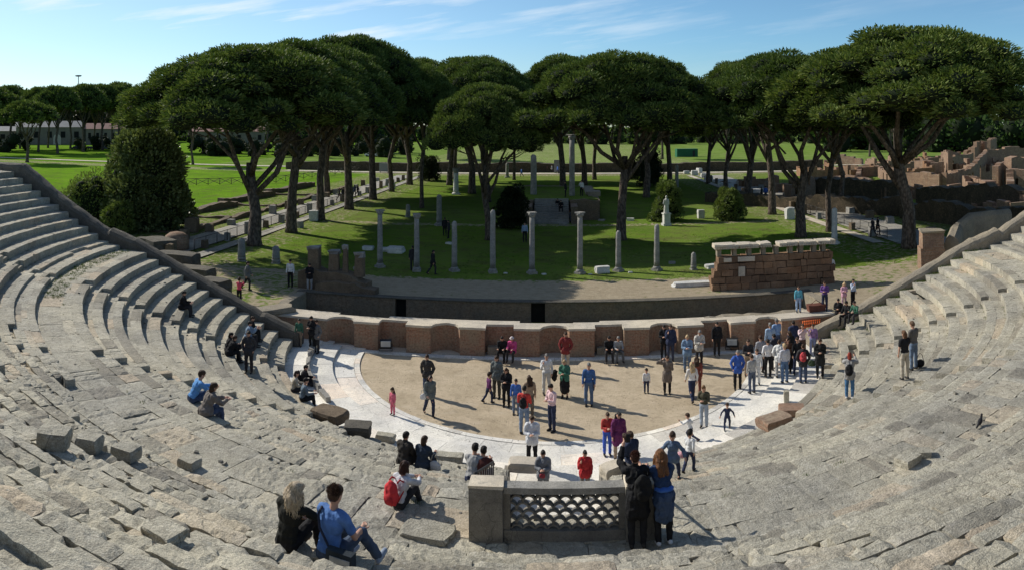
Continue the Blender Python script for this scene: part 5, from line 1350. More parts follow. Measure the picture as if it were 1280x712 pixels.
def person(x, y, z, rz, hgt, pose, top, bottom, hair, label, kid=None, shoes=(.04, .035, .03), skin=0, hat=None, fine=False, group=None, extra=()):
    if kid is None: kid = hgt < 1.38
    base = 1.72 if not kid else 1.62
    t = empty('person', (x, y, z), rz); s = hgt / base; t.scale = (s * (1.04 if not kid else 1.05), s * 1.04, s); tag(t, label, 'person', group)
    def add(what, mat, nm=None):
        o = bpy.data.objects.new(nm or what.split('_')[0], part_mesh(pose, what, kid, fine)); COL.objects.link(o); o.parent = t
        o.material_slots[0].link = 'OBJECT'; o.material_slots[0].material = mat; return o
    add('body', skinmat(skin), 'body')
    add(top[0], cloth(top[1]), {'top': 'shirt', 'tshirt': 'shirt'}.get(top[0], top[0]))
    add(bottom[0], cloth(bottom[1]))
    if len(bottom) > 2: pass
    if hair: add('hair_' + hair[0], hairmat(hair[1]), 'hair')
    if hat: add(hat[0], cloth(hat[1]), hat[0])
    for wh in (-1, 1, 0): ob('eye' if wh else 'mouth', face_mesh(pose, kid, wh), t)
    for kk in (0, 1):
        o = ob('shoe', shoe_mesh(pose, kid, kk), t); o.material_slots[0].link = 'OBJECT'; o.material_slots[0].material = cloth(shoes)
    for e in extra: add(*e)
    return t

# colours
BLK, DK, NAVY, JEAN, LJ, GREY, LG, WH, RED, BLUE = (.018, .018, .02), (.035, .033, .036), (.03, .04, .085), (.055, .08, .15), (.17, .24, .36), (.13, .13, .13), (.33, .33, .33), (.68, .68, .68), (.55, .03, .035), (.05, .14, .50)
DEN, TAN, BEI, GRN, OLV, PNK, PUR, BRN, TAU = (.11, .17, .27), (.30, .22, .15), (.45, .39, .30), (.05, .16, .10), (.10, .10, .05), (.75, .10, .25), (.14, .03, .13), (.12, .06, .035), (.17, .14, .12)
HB, HD, HBL, HR_, HG = (.055, .03, .018), (.018, .014, .012), (.50, .36, .20), (.25, .035, .02), (.20, .19, .18)
S, T_, JK, CT, TR, SK, SH = 'top', 'tshirt', 'jacket', 'coat', 'trousers', 'skirt', 'shorts'

def stand(px, py, hgt, pose, face, top, bot, hair, label, **k):
    x, y, z, D = hit(px, py, k.pop('z', None))
    return person(x, y, z + .0, radians(face), hgt, pose, top, bot, hair, label, **k)
def sit(px, py, hgt, pose, top, bot, hair, label, turn=0, face=None, **k):
    zz = k.pop('z', None); x, y, z, D = hit(px, py, zz); r = sqrt(x * x + y * y)
    if zz is None and y < YEND and r > R0:
        i, ri, zt = row_of(r); rr = ri + .24; x, y, z = x * rr / r, y * rr / r, zt + .01
    rz = atan2(x, -y) + radians(turn) if face is None else radians(face)
    return person(x, y, z, rz, hgt, pose, top, bot, hair, label, **k)

def bag(kind, px, py, z, col, label, rz=0, s=1.0, x=None, y=None):
    if x is None: x, y, z0, D = hit(px, py, z)
    t = empty(kind, (x, y, z), rz); t.scale = (s, s, s); tag(t, label, 'bag')
    p = MB(); 
    if kind == 'backpack': p.ell((0, 0, .22), (.15, .085, .22)); p.ell((0, 0, .16), (.155, .10, .16)); pk = MB(); pk.ell((0, -.07, .13), (.11, .06, .10)); st = MB()
    else: p.ell((0, 0, .13), (.16, .06, .13)); p.ell((0, 0, .10), (.17, .07, .10)); pk = MB(); pk.ell((0, -.05, .11), (.10, .035, .07)); st = MB()
    ob('body', bake(p, .012, name='body', fold=.012, mat=cloth(col)), t)
    ob('pocket', bake(pk, .012, name='pocket', fold=.006, mat=cloth(tuple(c * .8 for c in col))), t)
    if kind == 'backpack':
        for sx in (-.09, .09): st.tube([(sx, .05, .40), (sx, .12, .43), (sx * 1.1, .22, .36), (sx * 1.1, .2, .2), (sx, .06, .06)], .014, 6)
    else: st.tube([(-.12, 0, .2), (-.08, 0, .38), (0, 0, .45), (.08, 0, .38), (.12, 0, .2)], .010, 6)
    st.build('strap', cloth(tuple(c * .7 for c in col)), t); return t
def bag_on(p, kind, col, label, dy=-.17, dz=1.0, s=1.0, dx=0):
    """a bag carried on a person's back or side: placed in the world where that person stands"""
    m = Matrix.Translation(p.location) @ p.rotation_euler.to_matrix().to_4x4(); q = m @ V((dx, dy * p.scale[1], dz * p.scale[2]))
    return bag(kind, 0, 0, q.z, col, label, rz=p.rotation_euler.z, s=s * min(1, p.scale[2] * 1.02), x=q.x, y=q.y)

# --- on the shaded seats
sit(232, 386, 1.72, 'sit', (JK, BLK), (TR, DK), ('short', HD), 'person in dark clothes sitting alone high up beside the shaded parapet')
sit(283, 444, 1.72, 'sit_fold', (JK, BLK), (TR, BLK), ('short', HB), 'person in black sitting hunched on the shaded tiers, lower of a pair', turn=10)
sit(276, 440, 1.68, 'sit', (JK, (.03, .028, .03)), (TR, DK), ('bob', HD), 'dark-haired person in black seated behind a hunched one on shaded tiers')
p = sit(308, 424, 1.72, 'sit_photo', (JK, (.20, .28, .38)), (TR, DK), ('short', HD), 'seated person in pale blue jacket holding a camera up next to the parapet')
bag_on(p, 'handbag', BLK, 'black bag beside the pale blue jacket on the shaded tiers', dx=.35, dy=.1, dz=.05, s=1.2)
sit(318, 420, 1.70, 'sit', (JK, BLK), (TR, BLK), ('short', HB), 'person in black tucked between the pale blue jacket and the parapet')
stand(311, 466, 1.75, 'pocket', 190, (JK, (.045, .045, .05)), (TR, DK), ('short', HD), 'man in charcoal standing on the shaded tiers facing up the seats')
sit(247, 500, 1.80, 'sit_fold', (S, (.10, .33, .72)), (TR, JEAN), ('short', HB), 'man in bright blue sweatshirt hunched on the tiers, beside someone in taupe', turn=-15)
sit(263, 517, 1.70, 'sit_fold', (JK, (.20, .17, .15)), (TR, JEAN), ('bob', HB), 'brown-haired person in taupe jacket leaning forward beside the bright blue sweatshirt', turn=-15)
p = sit(372, 488, 1.66, 'sit', (S, BEI), (TR, DK), ('bob', HB), 'woman in beige sitting on the first tiers, middle of three by the paving', turn=-20)
p = sit(378, 480, 1.70, 'sit', (JK, BLK), (TR, DK), ('short', HD), 'dark-haired person with a black backpack, upper of three by the paving', turn=-20)
bag_on(p, 'backpack', BLK, 'black backpack worn by the upper of three sitters by the paving', dz=.18)
sit(384, 499, 1.76, 'sit', (S, (.14, .19, .24)), (TR, BLK), ('short', HD), 'person in slate blue shirt with black trousers, lower of three by the paving', turn=-20)
# --- left entrance
stand(360, 418, 1.25, 'stand', 150, (S, WH), (TR, (.55, .06, .12)), ('short', HD), 'child in white top and pink trousers by the low end of the shaded parapet', z=.30)
stand(374, 433, 1.45, 'stand', 180, (S, GRN), (TR, TAN), ('short', HD), 'youngster in green top standing at the bottom end of the shaded parapet', z=.30)
stand(390, 437, 1.72, 'clasp', 160, (JK, BLK), (TR, BLK), ('short', HD), 'man in black standing on the paving by the leftmost niche')
p = stand(396, 441, 1.68, 'pocket', 150, (JK, GREY), (TR, DK), ('short', HB), 'person in grey jacket beside the man in black near the leftmost niche')
bag_on(p, 'handbag', (.12, .2, .1), 'soft green bag hanging from the grey jacket by the leftmost niche', dx=.22, dy=0, dz=.55)
stand(309, 362, 1.78, 'walk', -75, (JK, (.16, .16, .15)), (TR, DK), ('short', HD), 'man striding across the bare earth beyond the shaded parapet', z=1.5)
stand(299, 377, 1.35, 'photo', 0, (S, (.75, .06, .12)), (TR, BLK), ('short', HB), 'girl in hot pink top with raised hands beyond the shaded parapet', z=1.5)
stand(363, 359, 1.75, 'stand', 180, (S, WH), (TR, BLK), ('short', HD), 'person in white vest and dark trousers before the tufa stubs', z=1.5)
stand(387, 363, 1.68, 'clasp', 200, (JK, BLK), (TR, LG), ('bob', HD), 'person in black jacket and pale leggings at the edge of the stage pit', z=1.5)
# --- lawn and beyond
stand(516, 338, 1.72, 'stand', 20, (JK, DK), (TR, DK), ('short', HD), 'dark figure beside the second tall column', z=1.5)
stand(541, 343, 1.68, 'walk', -60, (JK, BLK), (TR, DK), ('short', HD), 'dark figure walking between the second and third columns', z=1.5)
stand(556, 295, 1.7, 'stand', 0, (JK, BLK), (TR, BLK), ('short', HD), 'dark figure in shade near the thin column with a pedestal', z=1.5)
stand(561, 298, 1.65, 'stand_turn', 90, (JK, DK), (TR, BLK), ('short', HD), 'second dark figure near the thin column with a pedestal', z=1.5)
stand(656, 303, 1.75, 'stand', 180, (S, (.25, .35, .5)), (TR, BLK), ('short', HD), 'man in light blue shirt in the shade left of the axis column', z=1.5)
stand(727, 245, 1.78, 'hand_face', 150, (S, WH), (TR, BLK), ('short', HD), 'man in white shirt standing on top of the temple podium', z=3.7)
stand(707, 246, 1.72, 'stand', 90, (JK, BLK), (TR, BLK), ('short', HD), 'dark figure standing on the podium left of the tallest column', z=3.7)
sit(712, 272, 1.7, 'sit', (S, (.45, .55, .7)), (TR, LJ), ('short', HB), 'person in pale blue sitting at the foot of the temple steps', face=170, z=1.9)
for k, (px, py, lb) in enumerate(((697, 258, 'dark figure sitting high on the temple steps, left one'), (701, 260, 'dark figure sitting high on the temple steps, right one'))):
    sit(px, py, 1.7, 'sit', (JK, BLK), (TR, BLK), ('short', HD), lb, face=180, z=3.0)
for px, py, c, lb in ((424, 251, BLK, 'dark walker on the left walkway, leftmost of four'), (429, 250, DK, 'dark walker on the left walkway, second of four'), (443, 246, (.05, .06, .09), 'dark walker on the left walkway, third of four'), (447, 245, BLK, 'dark walker on the left walkway, last of four'),
    (652, 221, BLUE, 'person in blue by the back edge of the lawn left of the temple'), (683, 215, (.3, .1, .1), 'tiny person in dull red on the rear path'), (690, 216, LG, 'tiny person in pale grey on the rear path'), (697, 217, BLUE, 'tiny person in blue on the rear path'),
    (957, 248, BLUE, 'tiny walker in blue on the right walkway'), (952, 249, DK, 'tiny dark walker on the right walkway'), (1097, 294, BLK, 'dark walker on the right walkway left of the massive trunk'), (1091, 296, DK, 'second dark figure left of the massive trunk')):
    stand(px, py, 1.7, 'walk', fr.uniform(-180, 180), (JK, c), (TR, DK), ('short', HD), lb, z=1.58)
# --- orchestra
stand(534, 494, 1.78, 'pocket', 170, (JK, (.05, .048, .045)), (TR, JEAN), ('short', HB), 'man in dark brown jacket standing behind a woman with white bag')
p = stand(537, 520, 1.68, 'walk_bag', -150, (JK, (.13, .15, .145)), (TR, NAVY), ('long', HD), 'woman in grey-green jacket walking with a white bag', shoes=BLK)
bag_on(p, 'handbag', WH, 'white shoulder bag carried by the woman in grey-green jacket', dx=.26, dy=0, dz=.72)
stand(491, 518, 1.05, 'stand', 150, (S, (.75, .14, .22)), (TR, (.75, .14, .22)), ('long', HB), 'small girl all in pink at the left edge of the sand')
stand(611, 503, 1.25, 'walk', -60, (S, PUR), (TR, NAVY), ('short', HB), 'child in dark purple walking in front of the family of three')
stand(621, 497, 1.82, 'stand', 160, (JK, (.13, .15, .15)), (TR, (.07, .07, .06)), ('short', HB), 'tall man in grey-green jacket next to the child in purple')
stand(633, 508, 1.62, 'clasp', 170, (JK, BLK), (TR, BLK), ('long', HB), 'woman in black with long hair between tall man and boy in blue')
stand(645, 518, 1.45, 'stand', 175, (S, (.05, .16, .55)), (TR, LJ), ('short', HD), 'boy in royal blue fleece and light jeans')
p = stand(655, 542, 1.80, 'clasp', -10, (S, (.60, .04, .03)), (TR, LJ), ('short', HD), 'man in red shirt and faded jeans wearing a black backpack')
bag_on(p, 'backpack', BLK, 'black backpack on the man in the red shirt', dz=.98)
stand(662, 522, 1.68, 'stand', 10, (S, TAN), (TR, (.16, .13, .10)), ('long', HB), 'long-haired woman in tan half hidden behind the red-shirted man')
stand(690, 539, 1.82, 'clasp', 130, (S, (.70, .48, .50)), (TR, NAVY), ('short', HD), 'man in pale pink shirt and dark jeans looking at his hands', shoes=BLK)
stand(665, 583, 1.72, 'clasp', 180, (JK, (.62, .64, .68)), (TR, BLK), ('short', HB), 'person in white jacket and black trousers on the near paving')
p = stand(683, 493, 1.78, 'hand_face', 190, (S, WH), (TR, (.55, .55, .53)), ('short', HG), 'grey-haired man all in white holding a dark jacket')
stand(706, 497, 1.65, 'clasp', 160, (JK, (.05, .18, .12)), (SK, BLK), ('bob', HBL), 'woman in green jacket and long black skirt beside the man in white')
stand(707, 462, 1.80, 'pocket', 175, (JK, (.22, .03, .03)), (TR, BEI), ('short', HB), 'man in dark red top and beige trousers standing at a round niche', z=.1)
p = stand(736, 507, 1.80, 'stand', 175, (S, (.04, .12, .33)), (TR, (.08, .14, .26)), ('short', HG), 'balding man in blue sweater and jeans alone on the sand')
for (px, py, lb) in ((742, 493, 'black jacket held over the arm of the man in blue sweater'), (693, 482, 'black jacket draped on the arm of the man in white')):
    x, y, z, D = hit(px, py, 0); 
    xx, yy, _, _ = hit(px - (2 if px > 700 else -0), 505 if px > 700 else 491)
    mb = MB(); mb.ell((0, 0, .0), (.13, .07, .24)); mb.ell((.03, 0, .12), (.12, .08, .14)); me = bake(mb, .014, fold=.03, name='held_jacket', mat=cloth(BLK)); o = ob('held_jacket', me, None, (xx, yy - .05, .80), .3); tag(o, lb, 'jacket')
sit(628, 440, 1.68, 'sit', (JK, BLK), (TR, BLK), ('short', HD), 'person in black sitting inside the square niche left of the axis', face=175, z=.46)
p = sit(641, 440, 1.62, 'sit', (JK, (.60, .05, .22)), (TR, DK), ('short', HBL), 'person in magenta jacket and pale hat sitting in the square niche', face=165, z=.5, hat=('hat', (.6, .5, .5)))
sit(761, 440, 1.70, 'sit', (JK, BLK), (TR, DK), ('short', HD), 'person in black sitting in the square niche right of the axis', face=180, z=.45)
sit(772, 440, 1.68, 'sit', (S, LG), (TR, GREY), ('short', HG), 'person in pale grey sitting in the square niche right of the axis', face=190, z=.45)
stand(838, 451, 1.80, 'hand_face', 185, (JK, NAVY), (TR, (.05, .06, .10)), ('short', HB), 'man in navy tracksuit standing at the round niche', z=.1)
stand(830, 447, 1.66, 'clasp', 170, (JK, BLK), (TR, BLK), ('short', HD), 'dark figure just behind the navy tracksuit at the round niche', z=.1)
stand(859, 464, 1.76, 'clasp', 170, (JK, (.16, .26, .40)), (TR, DEN), ('short', HBL), 'person in denim jacket and jeans standing on the sand near the wall')
stand(874, 458, 1.78, 'clasp', 190, (JK, (.50, .47, .42)), (TR, DK), ('short', HG), 'white-haired person in cream jacket beside the denim jacket')
stand(834, 492, 1.66, 'shade_eyes', 170, (CT, (.16, .13, .11)), (TR, BLK), ('bob', HB), 'woman in taupe coat shading her eyes on the sand')
stand(808, 491, 1.05, 'stand', 180, (S, WH), (TR, NAVY), ('short', HD), 'small boy in white top standing alone on the sand')
stand(865, 501, 1.66, 'walk', 10, (S, (.62, .60, .58)), (TR, NAVY), ('long', HBL), 'fair-haired woman in white top walking away, beside one in rust red')
stand(871, 494, 1.72, 'walk', -20, (S, (.25, .06, .04)), (TR, (.22, .07, .05)), ('long', HB), 'woman in rust red just behind the one in white top')
stand(880, 534, 1.64, 'clasp', 150, (S, (.075, .07, .045)), (TR, (.30, .36, .44)), ('bob', (.2, .11, .05)), 'woman in olive top and pale jeans at the edge of the paving')
stand(909, 536, 1.0, 'stride', 170, (S, NAVY), (TR, NAVY), ('short', HB), 'boy in navy striding on the white paving', shoes=GREY)
stand(863, 551, 1.05, 'run', 55, (S, WH), (TR, NAVY), ('short', HB), 'boy in white shirt running on the paving')
stand(841, 600, 1.08, 'stride', 160, (JK, (.10, .15, .24)), (TR, NAVY), ('short', HB), 'child in denim jacket beside one holding a pink toy')
p = stand(862, 590, 1.02, 'walk', -40, (S, WH), (TR, NAVY), ('short', HD), 'child in white top with a pink bag walking on the near paving')
bag_on(p, 'handbag', (.7, .35, .4), 'pink bag held by the child in white', dx=-.25, dy=0, dz=.45)
stand(759, 569, 1.52, 'clasp', 190, (S, (.50, .05, .04)), (TR, (.03, .10, .55)), ('short', HB), 'boy in red and grey top with vivid blue trousers')
stand(773, 575, 1.66, 'stand', -170, (CT, (.13, .02, .10)), (TR, TAN), ('long', HD), 'woman in plum coat beside the vivid blue trousers')
p = stand(790, 616, 1.66, 'clasp', 40, (JK, (.025, .035, .07)), (TR, DK), ('short', HB), 'person in navy jacket just beyond the lattice balustrade', z=1.75)
stand(783, 612, 1.58, 'clasp', 30, (S, WH), (TR, LG), ('bob', HB), 'person in white partly hidden behind the navy jacket by the lattice balustrade', z=1.4)
p = stand(679, 627, 1.58, 'clasp', 175, (JK, (.20, .21, .23)), (TR, GREY), ('short', HD), 'boy in grey hooded jacket looking at his phone behind the lattice balustrade')
bag_on(p, 'handbag', (.45, .05, .06), 'small red pouch in the hands of the boy in grey hoodie', dx=0, dy=.28, dz=.92, s=.6)
stand(731, 622, 1.45, 'hand_face', 185, (JK, (.50, .02, .025)), (TR, (.2, .19, .17)), ('short', HD), 'boy in red jacket with hand at his mouth behind the lattice balustrade')
# near left edge of the paving
sit(508, 577, 1.70, 'sit', (CT, (.045, .04, .035)), (TR, (.06, .02, .02)), ('short', HD), 'person in dark olive coat sitting on the low tiers facing the sand', turn=-8)
p = sit(530, 583, 1.66, 'sit', (JK, (.03, .045, .07)), (TR, DK), ('bob', HB), 'woman in dark blue sitting beside the dark olive coat', turn=-8)
bag_on(p, 'handbag', (.55, .55, .56), 'pale paper bag on the tier beside the woman in dark blue', dx=.36, dy=.1, dz=-.02, s=1.1)
sit(592, 597, 1.70, 'sit_fold', (S, LG), (TR, NAVY), ('short', HD), 'person in white and navy curled up beside the iron handrail', turn=-5)
sit(603, 598, 1.60, 'sit_fold', (S, (.10, .03, .025)), (TR, NAVY), ('short', HD), 'person in dark maroon squeezed against the iron handrail', turn=-5)
# --- crowd on the right paving
CR = [(922, 487, 1.76, 'pocket', 175, (JK, (.03, .10, .42)), (TR, BLK), ('short', HG), 'man in royal blue jacket, leftmost of the crowd'),
 (940, 491, 1.68, 'hand_face', 20, (S, LG), (TR, (.07, .09, .14)), ('short', HB), 'person in grey top with jacket tied round the waist at the front of the crowd'),
 (935, 470, 1.74, 'clasp', 175, (S, DK), (TR, TAN), ('short', HB), 'dark-shirted person just behind the royal blue jacket'),
 (951, 466, 1.76, 'stand', 10, (S, (.30, .30, .32)), (TR, BLK), ('short', HB), 'person in light grey sweater and black trousers within the crowd'),
 (960, 471, 1.74, 'pocket', 5, (S, (.62, .60, .60)), (TR, BLK), ('short', HD), 'person in white shirt and black trousers, back turned, in the crowd'),
 (946, 480, 1.60, 'stand', 170, (S, WH), (TR, WH), ('short', HB), 'person all in white at the front left of the crowd'),
 (963, 448, 1.78, 'stand', 0, (S, (.30, .42, .58)), (TR, DK), ('short', HG), 'person in pale blue shirt at the back of the crowd'),
 (971, 443, 1.80, 'hand_face', 10, (S, (.22, .36, .60)), (TR, JEAN), ('short', HG), 'taller person in sky blue shirt at the back of the crowd'),
 (981, 478, 1.74, 'stand', 10, (S, (.50, .50, .54)), (TR, (.08, .15, .28)), ('short', HBL), 'person in pale striped top and blue jeans, centre of the crowd'),
 (974, 472, 1.72, 'pocket', -30, (JK, (.60, .60, .58)), (TR, LG), ('short', HB), 'person in cream jacket left of the pale striped top'),
 (988, 460, 1.76, 'clasp', 30, (JK, BLK), (TR, BLK), ('bob', HB), 'dark-haired person in black behind the pale striped top'),
 (992, 446, 1.80, 'stand', 0, (JK, NAVY), (TR, DK), ('short', HD), 'tall dark-clad person near the last niche'),
 (997, 467, 1.72, 'stand_turn', 170, (S, BLK), (TR, NAVY), ('short', HB), 'person in black top and navy trousers left of the red backpack'),
 (1003, 448, 1.70, 'photo', 180, (S, (.62, .45, .47)), (TR, (.10, .06, .05)), ('bob', HB), 'woman in pale pink blouse raised behind the crowd'),
 (1004, 478, 1.70, 'pocket', -20, (JK, DK), (TR, JEAN), ('short', HB), 'person carrying a red backpack near the low wall end'),
 (985, 466, 1.66, 'clasp', 160, (S, BRN), (TR, BLK), ('long', HB), 'long-haired person in brown hidden in the crowd'),
 (968, 462, 1.70, 'stand', 20, (JK, (.05, .05, .06)), (TR, DK), ('short', HD), 'dark jacket seen between two pale shirts in the crowd'),
 (1016, 444, 1.55, 'hand_face', 170, (S, (.28, .16, .36)), (TR, (.22, .26, .44)), ('short', HB), 'child in patterned purple top beside the parapet end'),
 (1025, 472, 1.72, 'clasp', 160, (CT, (.022, .022, .022)), (TR, BLK), ('bob', HB), 'woman in black coat at the right edge of the crowd')]
for a in CR:
    p = stand(*a)
    if 'carrying a red backpack' in a[8]: bag_on(p, 'backpack', (.55, .05, .06), 'red backpack on the person near the low wall end', dz=1.0)
    if 'black coat at' in a[8]: bag_on(p, 'handbag', (.04, .06, .03), 'dark green bag hanging by the woman in black coat', dx=.36, dy=0, dz=.5, s=1.1)
stand(896, 444, 1.70, 'stand', 180, (JK, BLK), (TR, BLK), ('short', HD), 'dark figure inside the square niche beside the floodlight', z=.1)
# --- stage side right
stand(1038, 353, 1.76, 'pocket', 170, (S, WH), (TR, (.42, .03, .04)), ('short', HD), 'man in white top and red trousers by the end of the tufa wall', z=1.5)
stand(998, 390, 1.42, 'stand', 170, (S, (.10, .42, .55)), (TR, (.30, .42, .62)), ('short', HB), 'child in turquoise top on the stage edge', z=1.5)
p = stand(1031, 388, 1.62, 'clasp', 150, (S, (.14, .06, .24)), (TR, NAVY), ('short', HB), 'person in purple on the stage edge above the orange netting', z=1.5)
stand(1055, 382, 1.28, 'clasp', 180, (JK, (.68, .35, .45)), (TR, (.55, .35, .42)), ('long', HBL), 'girl in pale pink on the earth beyond the sunlit parapet', z=1.5)
stand(1066, 382, 1.50, 'hand_face', -150, (S, (.50, .58, .72)), (TR, BLK), ('short', HD), 'child in white and blue next to the girl in pale pink', z=1.5)
stand(1048, 410, 1.60, 'clasp', 150, (JK, BLK), (TR, BLK), ('short', HD), 'dark figure leaning by the sunlit parapet near the orange netting', z=.9)
sit(1060, 396, 1.70, 'sit', (JK, BLK), (TR, BLK), ('short', HD), 'person in black sitting behind the sunlit parapet', face=120, z=1.9)
sit(1070, 394, 1.50, 'sit', (S, GRN), (TR, DK), ('short', HD), 'child in green sitting behind the sunlit parapet', face=120, z=2.2)
x, y, z, D = hit(1020, 388, 1.5); mb = MB(); mb.box((0, 0, .18), (.9, .5, .36), taper=1.1); mb.tube([(-.35, 0, .36), (0, 0, .6), (.35, 0, .36)], .02, 6); o = mb.build('clay_red_crate', cloth((.16, .06, .04))); o.location = (x, y, z); tag(o, 'brown-red crate on the stage edge beside the person in purple', 'crate')
# --- right seats
p = stand(1062, 498, 1.66, 'photo', -30, (JK, (.28, .27, .26)), (TR, (.05, .15, .30)), ('bob', HR_), 'red-haired woman in grey vest photographing from the tiers', shoes=(.6, .6, .6))
bag_on(p, 'backpack', BLK, 'black backpack on the red-haired woman', dz=.92)
stand(1131, 474, 1.70, 'hand_face', 10, (T_, BLK), (TR, (.42, .37, .29)), ('bob', (.12, .06, .03)), 'woman in black top and beige trousers on the sunlit tiers', shoes=DK)
p = stand(1142, 462, 1.76, 'clasp', 20, (S, (.12, .11, .10)), (TR, (.12, .17, .25)), ('short', (.12, .07, .04)), 'person in dark top and jeans close to the woman in beige trousers')
bag('handbag', 1150, 459, hit(1150, 459)[2], BLK, 'black bag set down on the tiers beside the couple', s=1.2)
# --- foreground people (finer meshes)
fg = dict(fine=True)
person_l = sit(362, 682, 1.62, 'sit_arm', (S, (.022, .022, .018)), (TR, BLK), ('curly', (.50, .40, .28)), 'woman with long wavy blonde hair in black top sitting beside a man in blue', turn=-14, **fg)
person_r = sit(414, 696, 1.70, 'sit_side', (T_, (.075, .19, .48)), (TR, (.06, .09, .15)), ('short', (.06, .03, .018)), 'man in blue T-shirt and jeans sitting with a satchel strap over his back', turn=-18, shoes=(.25, .30, .38), **fg)
p = girl = sit(496, 636, 1.60, 'sit_hug', (S, (.55, .55, .58)), (TR, (.03, .03, .035)), ('bob', (.05, .025, .018)), 'girl with dark bob in white striped top sitting alone with red backpack', turn=-22, **fg)
bag_on(p, 'backpack', (.62, .02, .03), 'bright red backpack worn by the girl sitting alone', dy=-.20, dz=.10, s=1.15)
p = rail_b = person(*hit(797, 684, ZPR + .02)[:3], radians(0), 1.58, 'lean_phone', (CT, (.013, .013, .014)), (TR, BLK), ('short', (.045, .018, .012)), 'woman in long black coat leaning on the balustrade with raised phone', **fg)
bag_on(p, 'backpack', (.015, .015, .015), 'black backpack on the woman in long black coat', dy=-.12, dx=.08, dz=.93, s=1.1)
x, y, z, D = hit(797, 684, ZPR + .02)
ph = MB(); ph.box((0, 0, 0), (.075, .012, .15)); 
q = V((x, y, z)) + V((-.10, .62, 1.62)); o = ph.build('mobile_phone', M['black']); o.location = q; tag(o, 'dark mobile phone held up by the woman in black', 'phone')
p = rail_w = person(*hit(830, 680, ZPR + .02)[:3], radians(8), 1.56, 'lean', (JK, (.02, .045, .11)), (TR, BLK), ('long', (.17, .075, .032)), 'woman with long auburn hair and denim jacket round her waist at the balustrade', shoes=(.65, .65, .66), **fg)
J = joints('lean'); mb = MB()
mb.ell(J['pel'] + V((0, -.0, -.02)), (.205, .165, .15)); mb.cap(J['pel'] + V((0, -.03, -.05)), J['pel'] + V((0, -.04, -.36)), .175, .165, 14); mb.cap(J['pel'] + V((-.09, -.05, -.1)), J['pel'] + V((-.12, -.05, -.40)), .085, .07)
o = ob('tied_jacket', bake(mb, .010, fold=.022, name='tied_jacket', mat=cloth((.045, .075, .14))), p)
mb = MB(); mb.ell(J['pel'] + V((0, .0, .12)), (.19, .15, .05)); ob('shirt_hem', bake(mb, .010, fold=.008, name='shirt_hem', mat=cloth((.03, .12, .42))), p)
# belt of skin and satchel of the man in blue
q = person_r.matrix_basis
L = person_r.location; rzz = person_r.rotation_euler.z
t = empty('satchel', L + Matrix.Rotation(rzz, 3, 'Z') @ V((.30, -.12, -.02)), rzz + .2); tag(t, 'dark satchel with a pale printed flap resting beside the man in blue', 'bag')
mb = MB(); mb.box((0, 0, .15), (.36, .12, .29), taper=.96, jit=.008); mb.build('body', cloth((.03, .04, .05)), t)
mb = MB(); mb.box((.02, -.066, .13), (.27, .012, .22)); mb.build('flap', cloth((.40, .40, .38)), t); mb = MB(); mb.ell((.08, -.074, .11), (.06, .006, .07)); mb.build('flap_print', cloth((.03, .05, .05)), t)
Jr = joints('sit_side'); inv = Matrix.Rotation(-(rzz + .2), 3, 'Z')
def w2s(v): return inv @ ((Matrix.Rotation(rzz, 3, 'Z') @ v + L) - t.location)
mb = MB(); mb.tube([w2s(V((-.13, .03, .60))), w2s(V((-.11, -.06, .55))), w2s(V((-.05, -.105, .42))), w2s(V((.06, -.11, .30))), w2s(V((.17, -.13, .20))), (0.05, 0, .29)], .016, 6)
mb.build('strap', cloth((.03, .035, .06)), t)

# loose strands over the hair of the nearest people
def strands(p, pose, kind, col, n, seed):
    J = joints(pose); HR = headrot(J); rnd = random.Random(seed); mb = MB(); H = J['head']
    for i in range(n):
        a = rnd.uniform(-.15, pi + .15); e = rnd.uniform(.1, 1.45)
        d = HR @ V((cos(a) * cos(e), -sin(a) * cos(e), sin(e))); s0 = H + V((d.x * .088, d.y * .098 - .014, d.z * .108 + .022))
        out = V((cos(a), -sin(a), 0)); pts = [s0]
        L_ = dict(wavy=.30, straight=.34, bob=.15, short=.035)[kind] * rnd.uniform(.75, 1.1); seg_ = 7 if kind != 'short' else 2; q = s0.copy()
        for k in range(seg_):
            t = (k + 1) / seg_
            if kind == 'short': q = q + (d * .5 + V((rnd.uniform(-.5, .5), rnd.uniform(-.5, .5), rnd.uniform(-.3, .5)))) * L_ / 2
            else: q = q + (out * (.55 * (1 - t) ** 2 * (1 if e < .9 else 1.6)) + V((0, 0, -1 + (.6 * (1 - t) ** 2 if e > .7 else 0)))) * (L_ + .06 * e) / seg_
            w = .012 if kind == 'wavy' else .004
            pts.append(q + V((sin(k * 1.7 + i) * w, cos(k * 1.5 + i * 2) * w, 0)))
        mb.tube(pts, [.0042] * (len(pts) - 1) + [.0015], 4, cap=False)
    mb.build('hair_strands', hairmat(col), p, fix=False)
strands(person_l, 'sit_arm', 'wavy', (.62, .50, .34), 420, 1)
strands(person_r, 'sit_side', 'short', (.09, .045, .025), 420, 2)
strands(girl, 'sit_hug', 'bob', (.07, .035, .025), 260, 3)
strands(rail_w, 'lean', 'straight', (.30, .14, .06), 360, 4)
strands(rail_b, 'lean_phone', 'short', (.09, .03, .02), 320, 5)
# gravel and grit on the sand floor
mb = MB(); rg = random.Random(31)
for _ in range(900):
    t_ = rg.uniform(-pi, 0); r_ = 10.6 * sqrt(rg.random()); s_ = rg.uniform(.005, .016)
    mb.box((r_ * cos(t_), r_ * sin(t_), s_ * .3 + (.05 if r_ > 9.8 else 0)), (s_ * 2, s_ * 1.5, s_), rz=rg.uniform(0, 3), taper=.7, jit=s_ * .25)
tag(mb.build('gravel', M['conc_light']), kind='stuff')
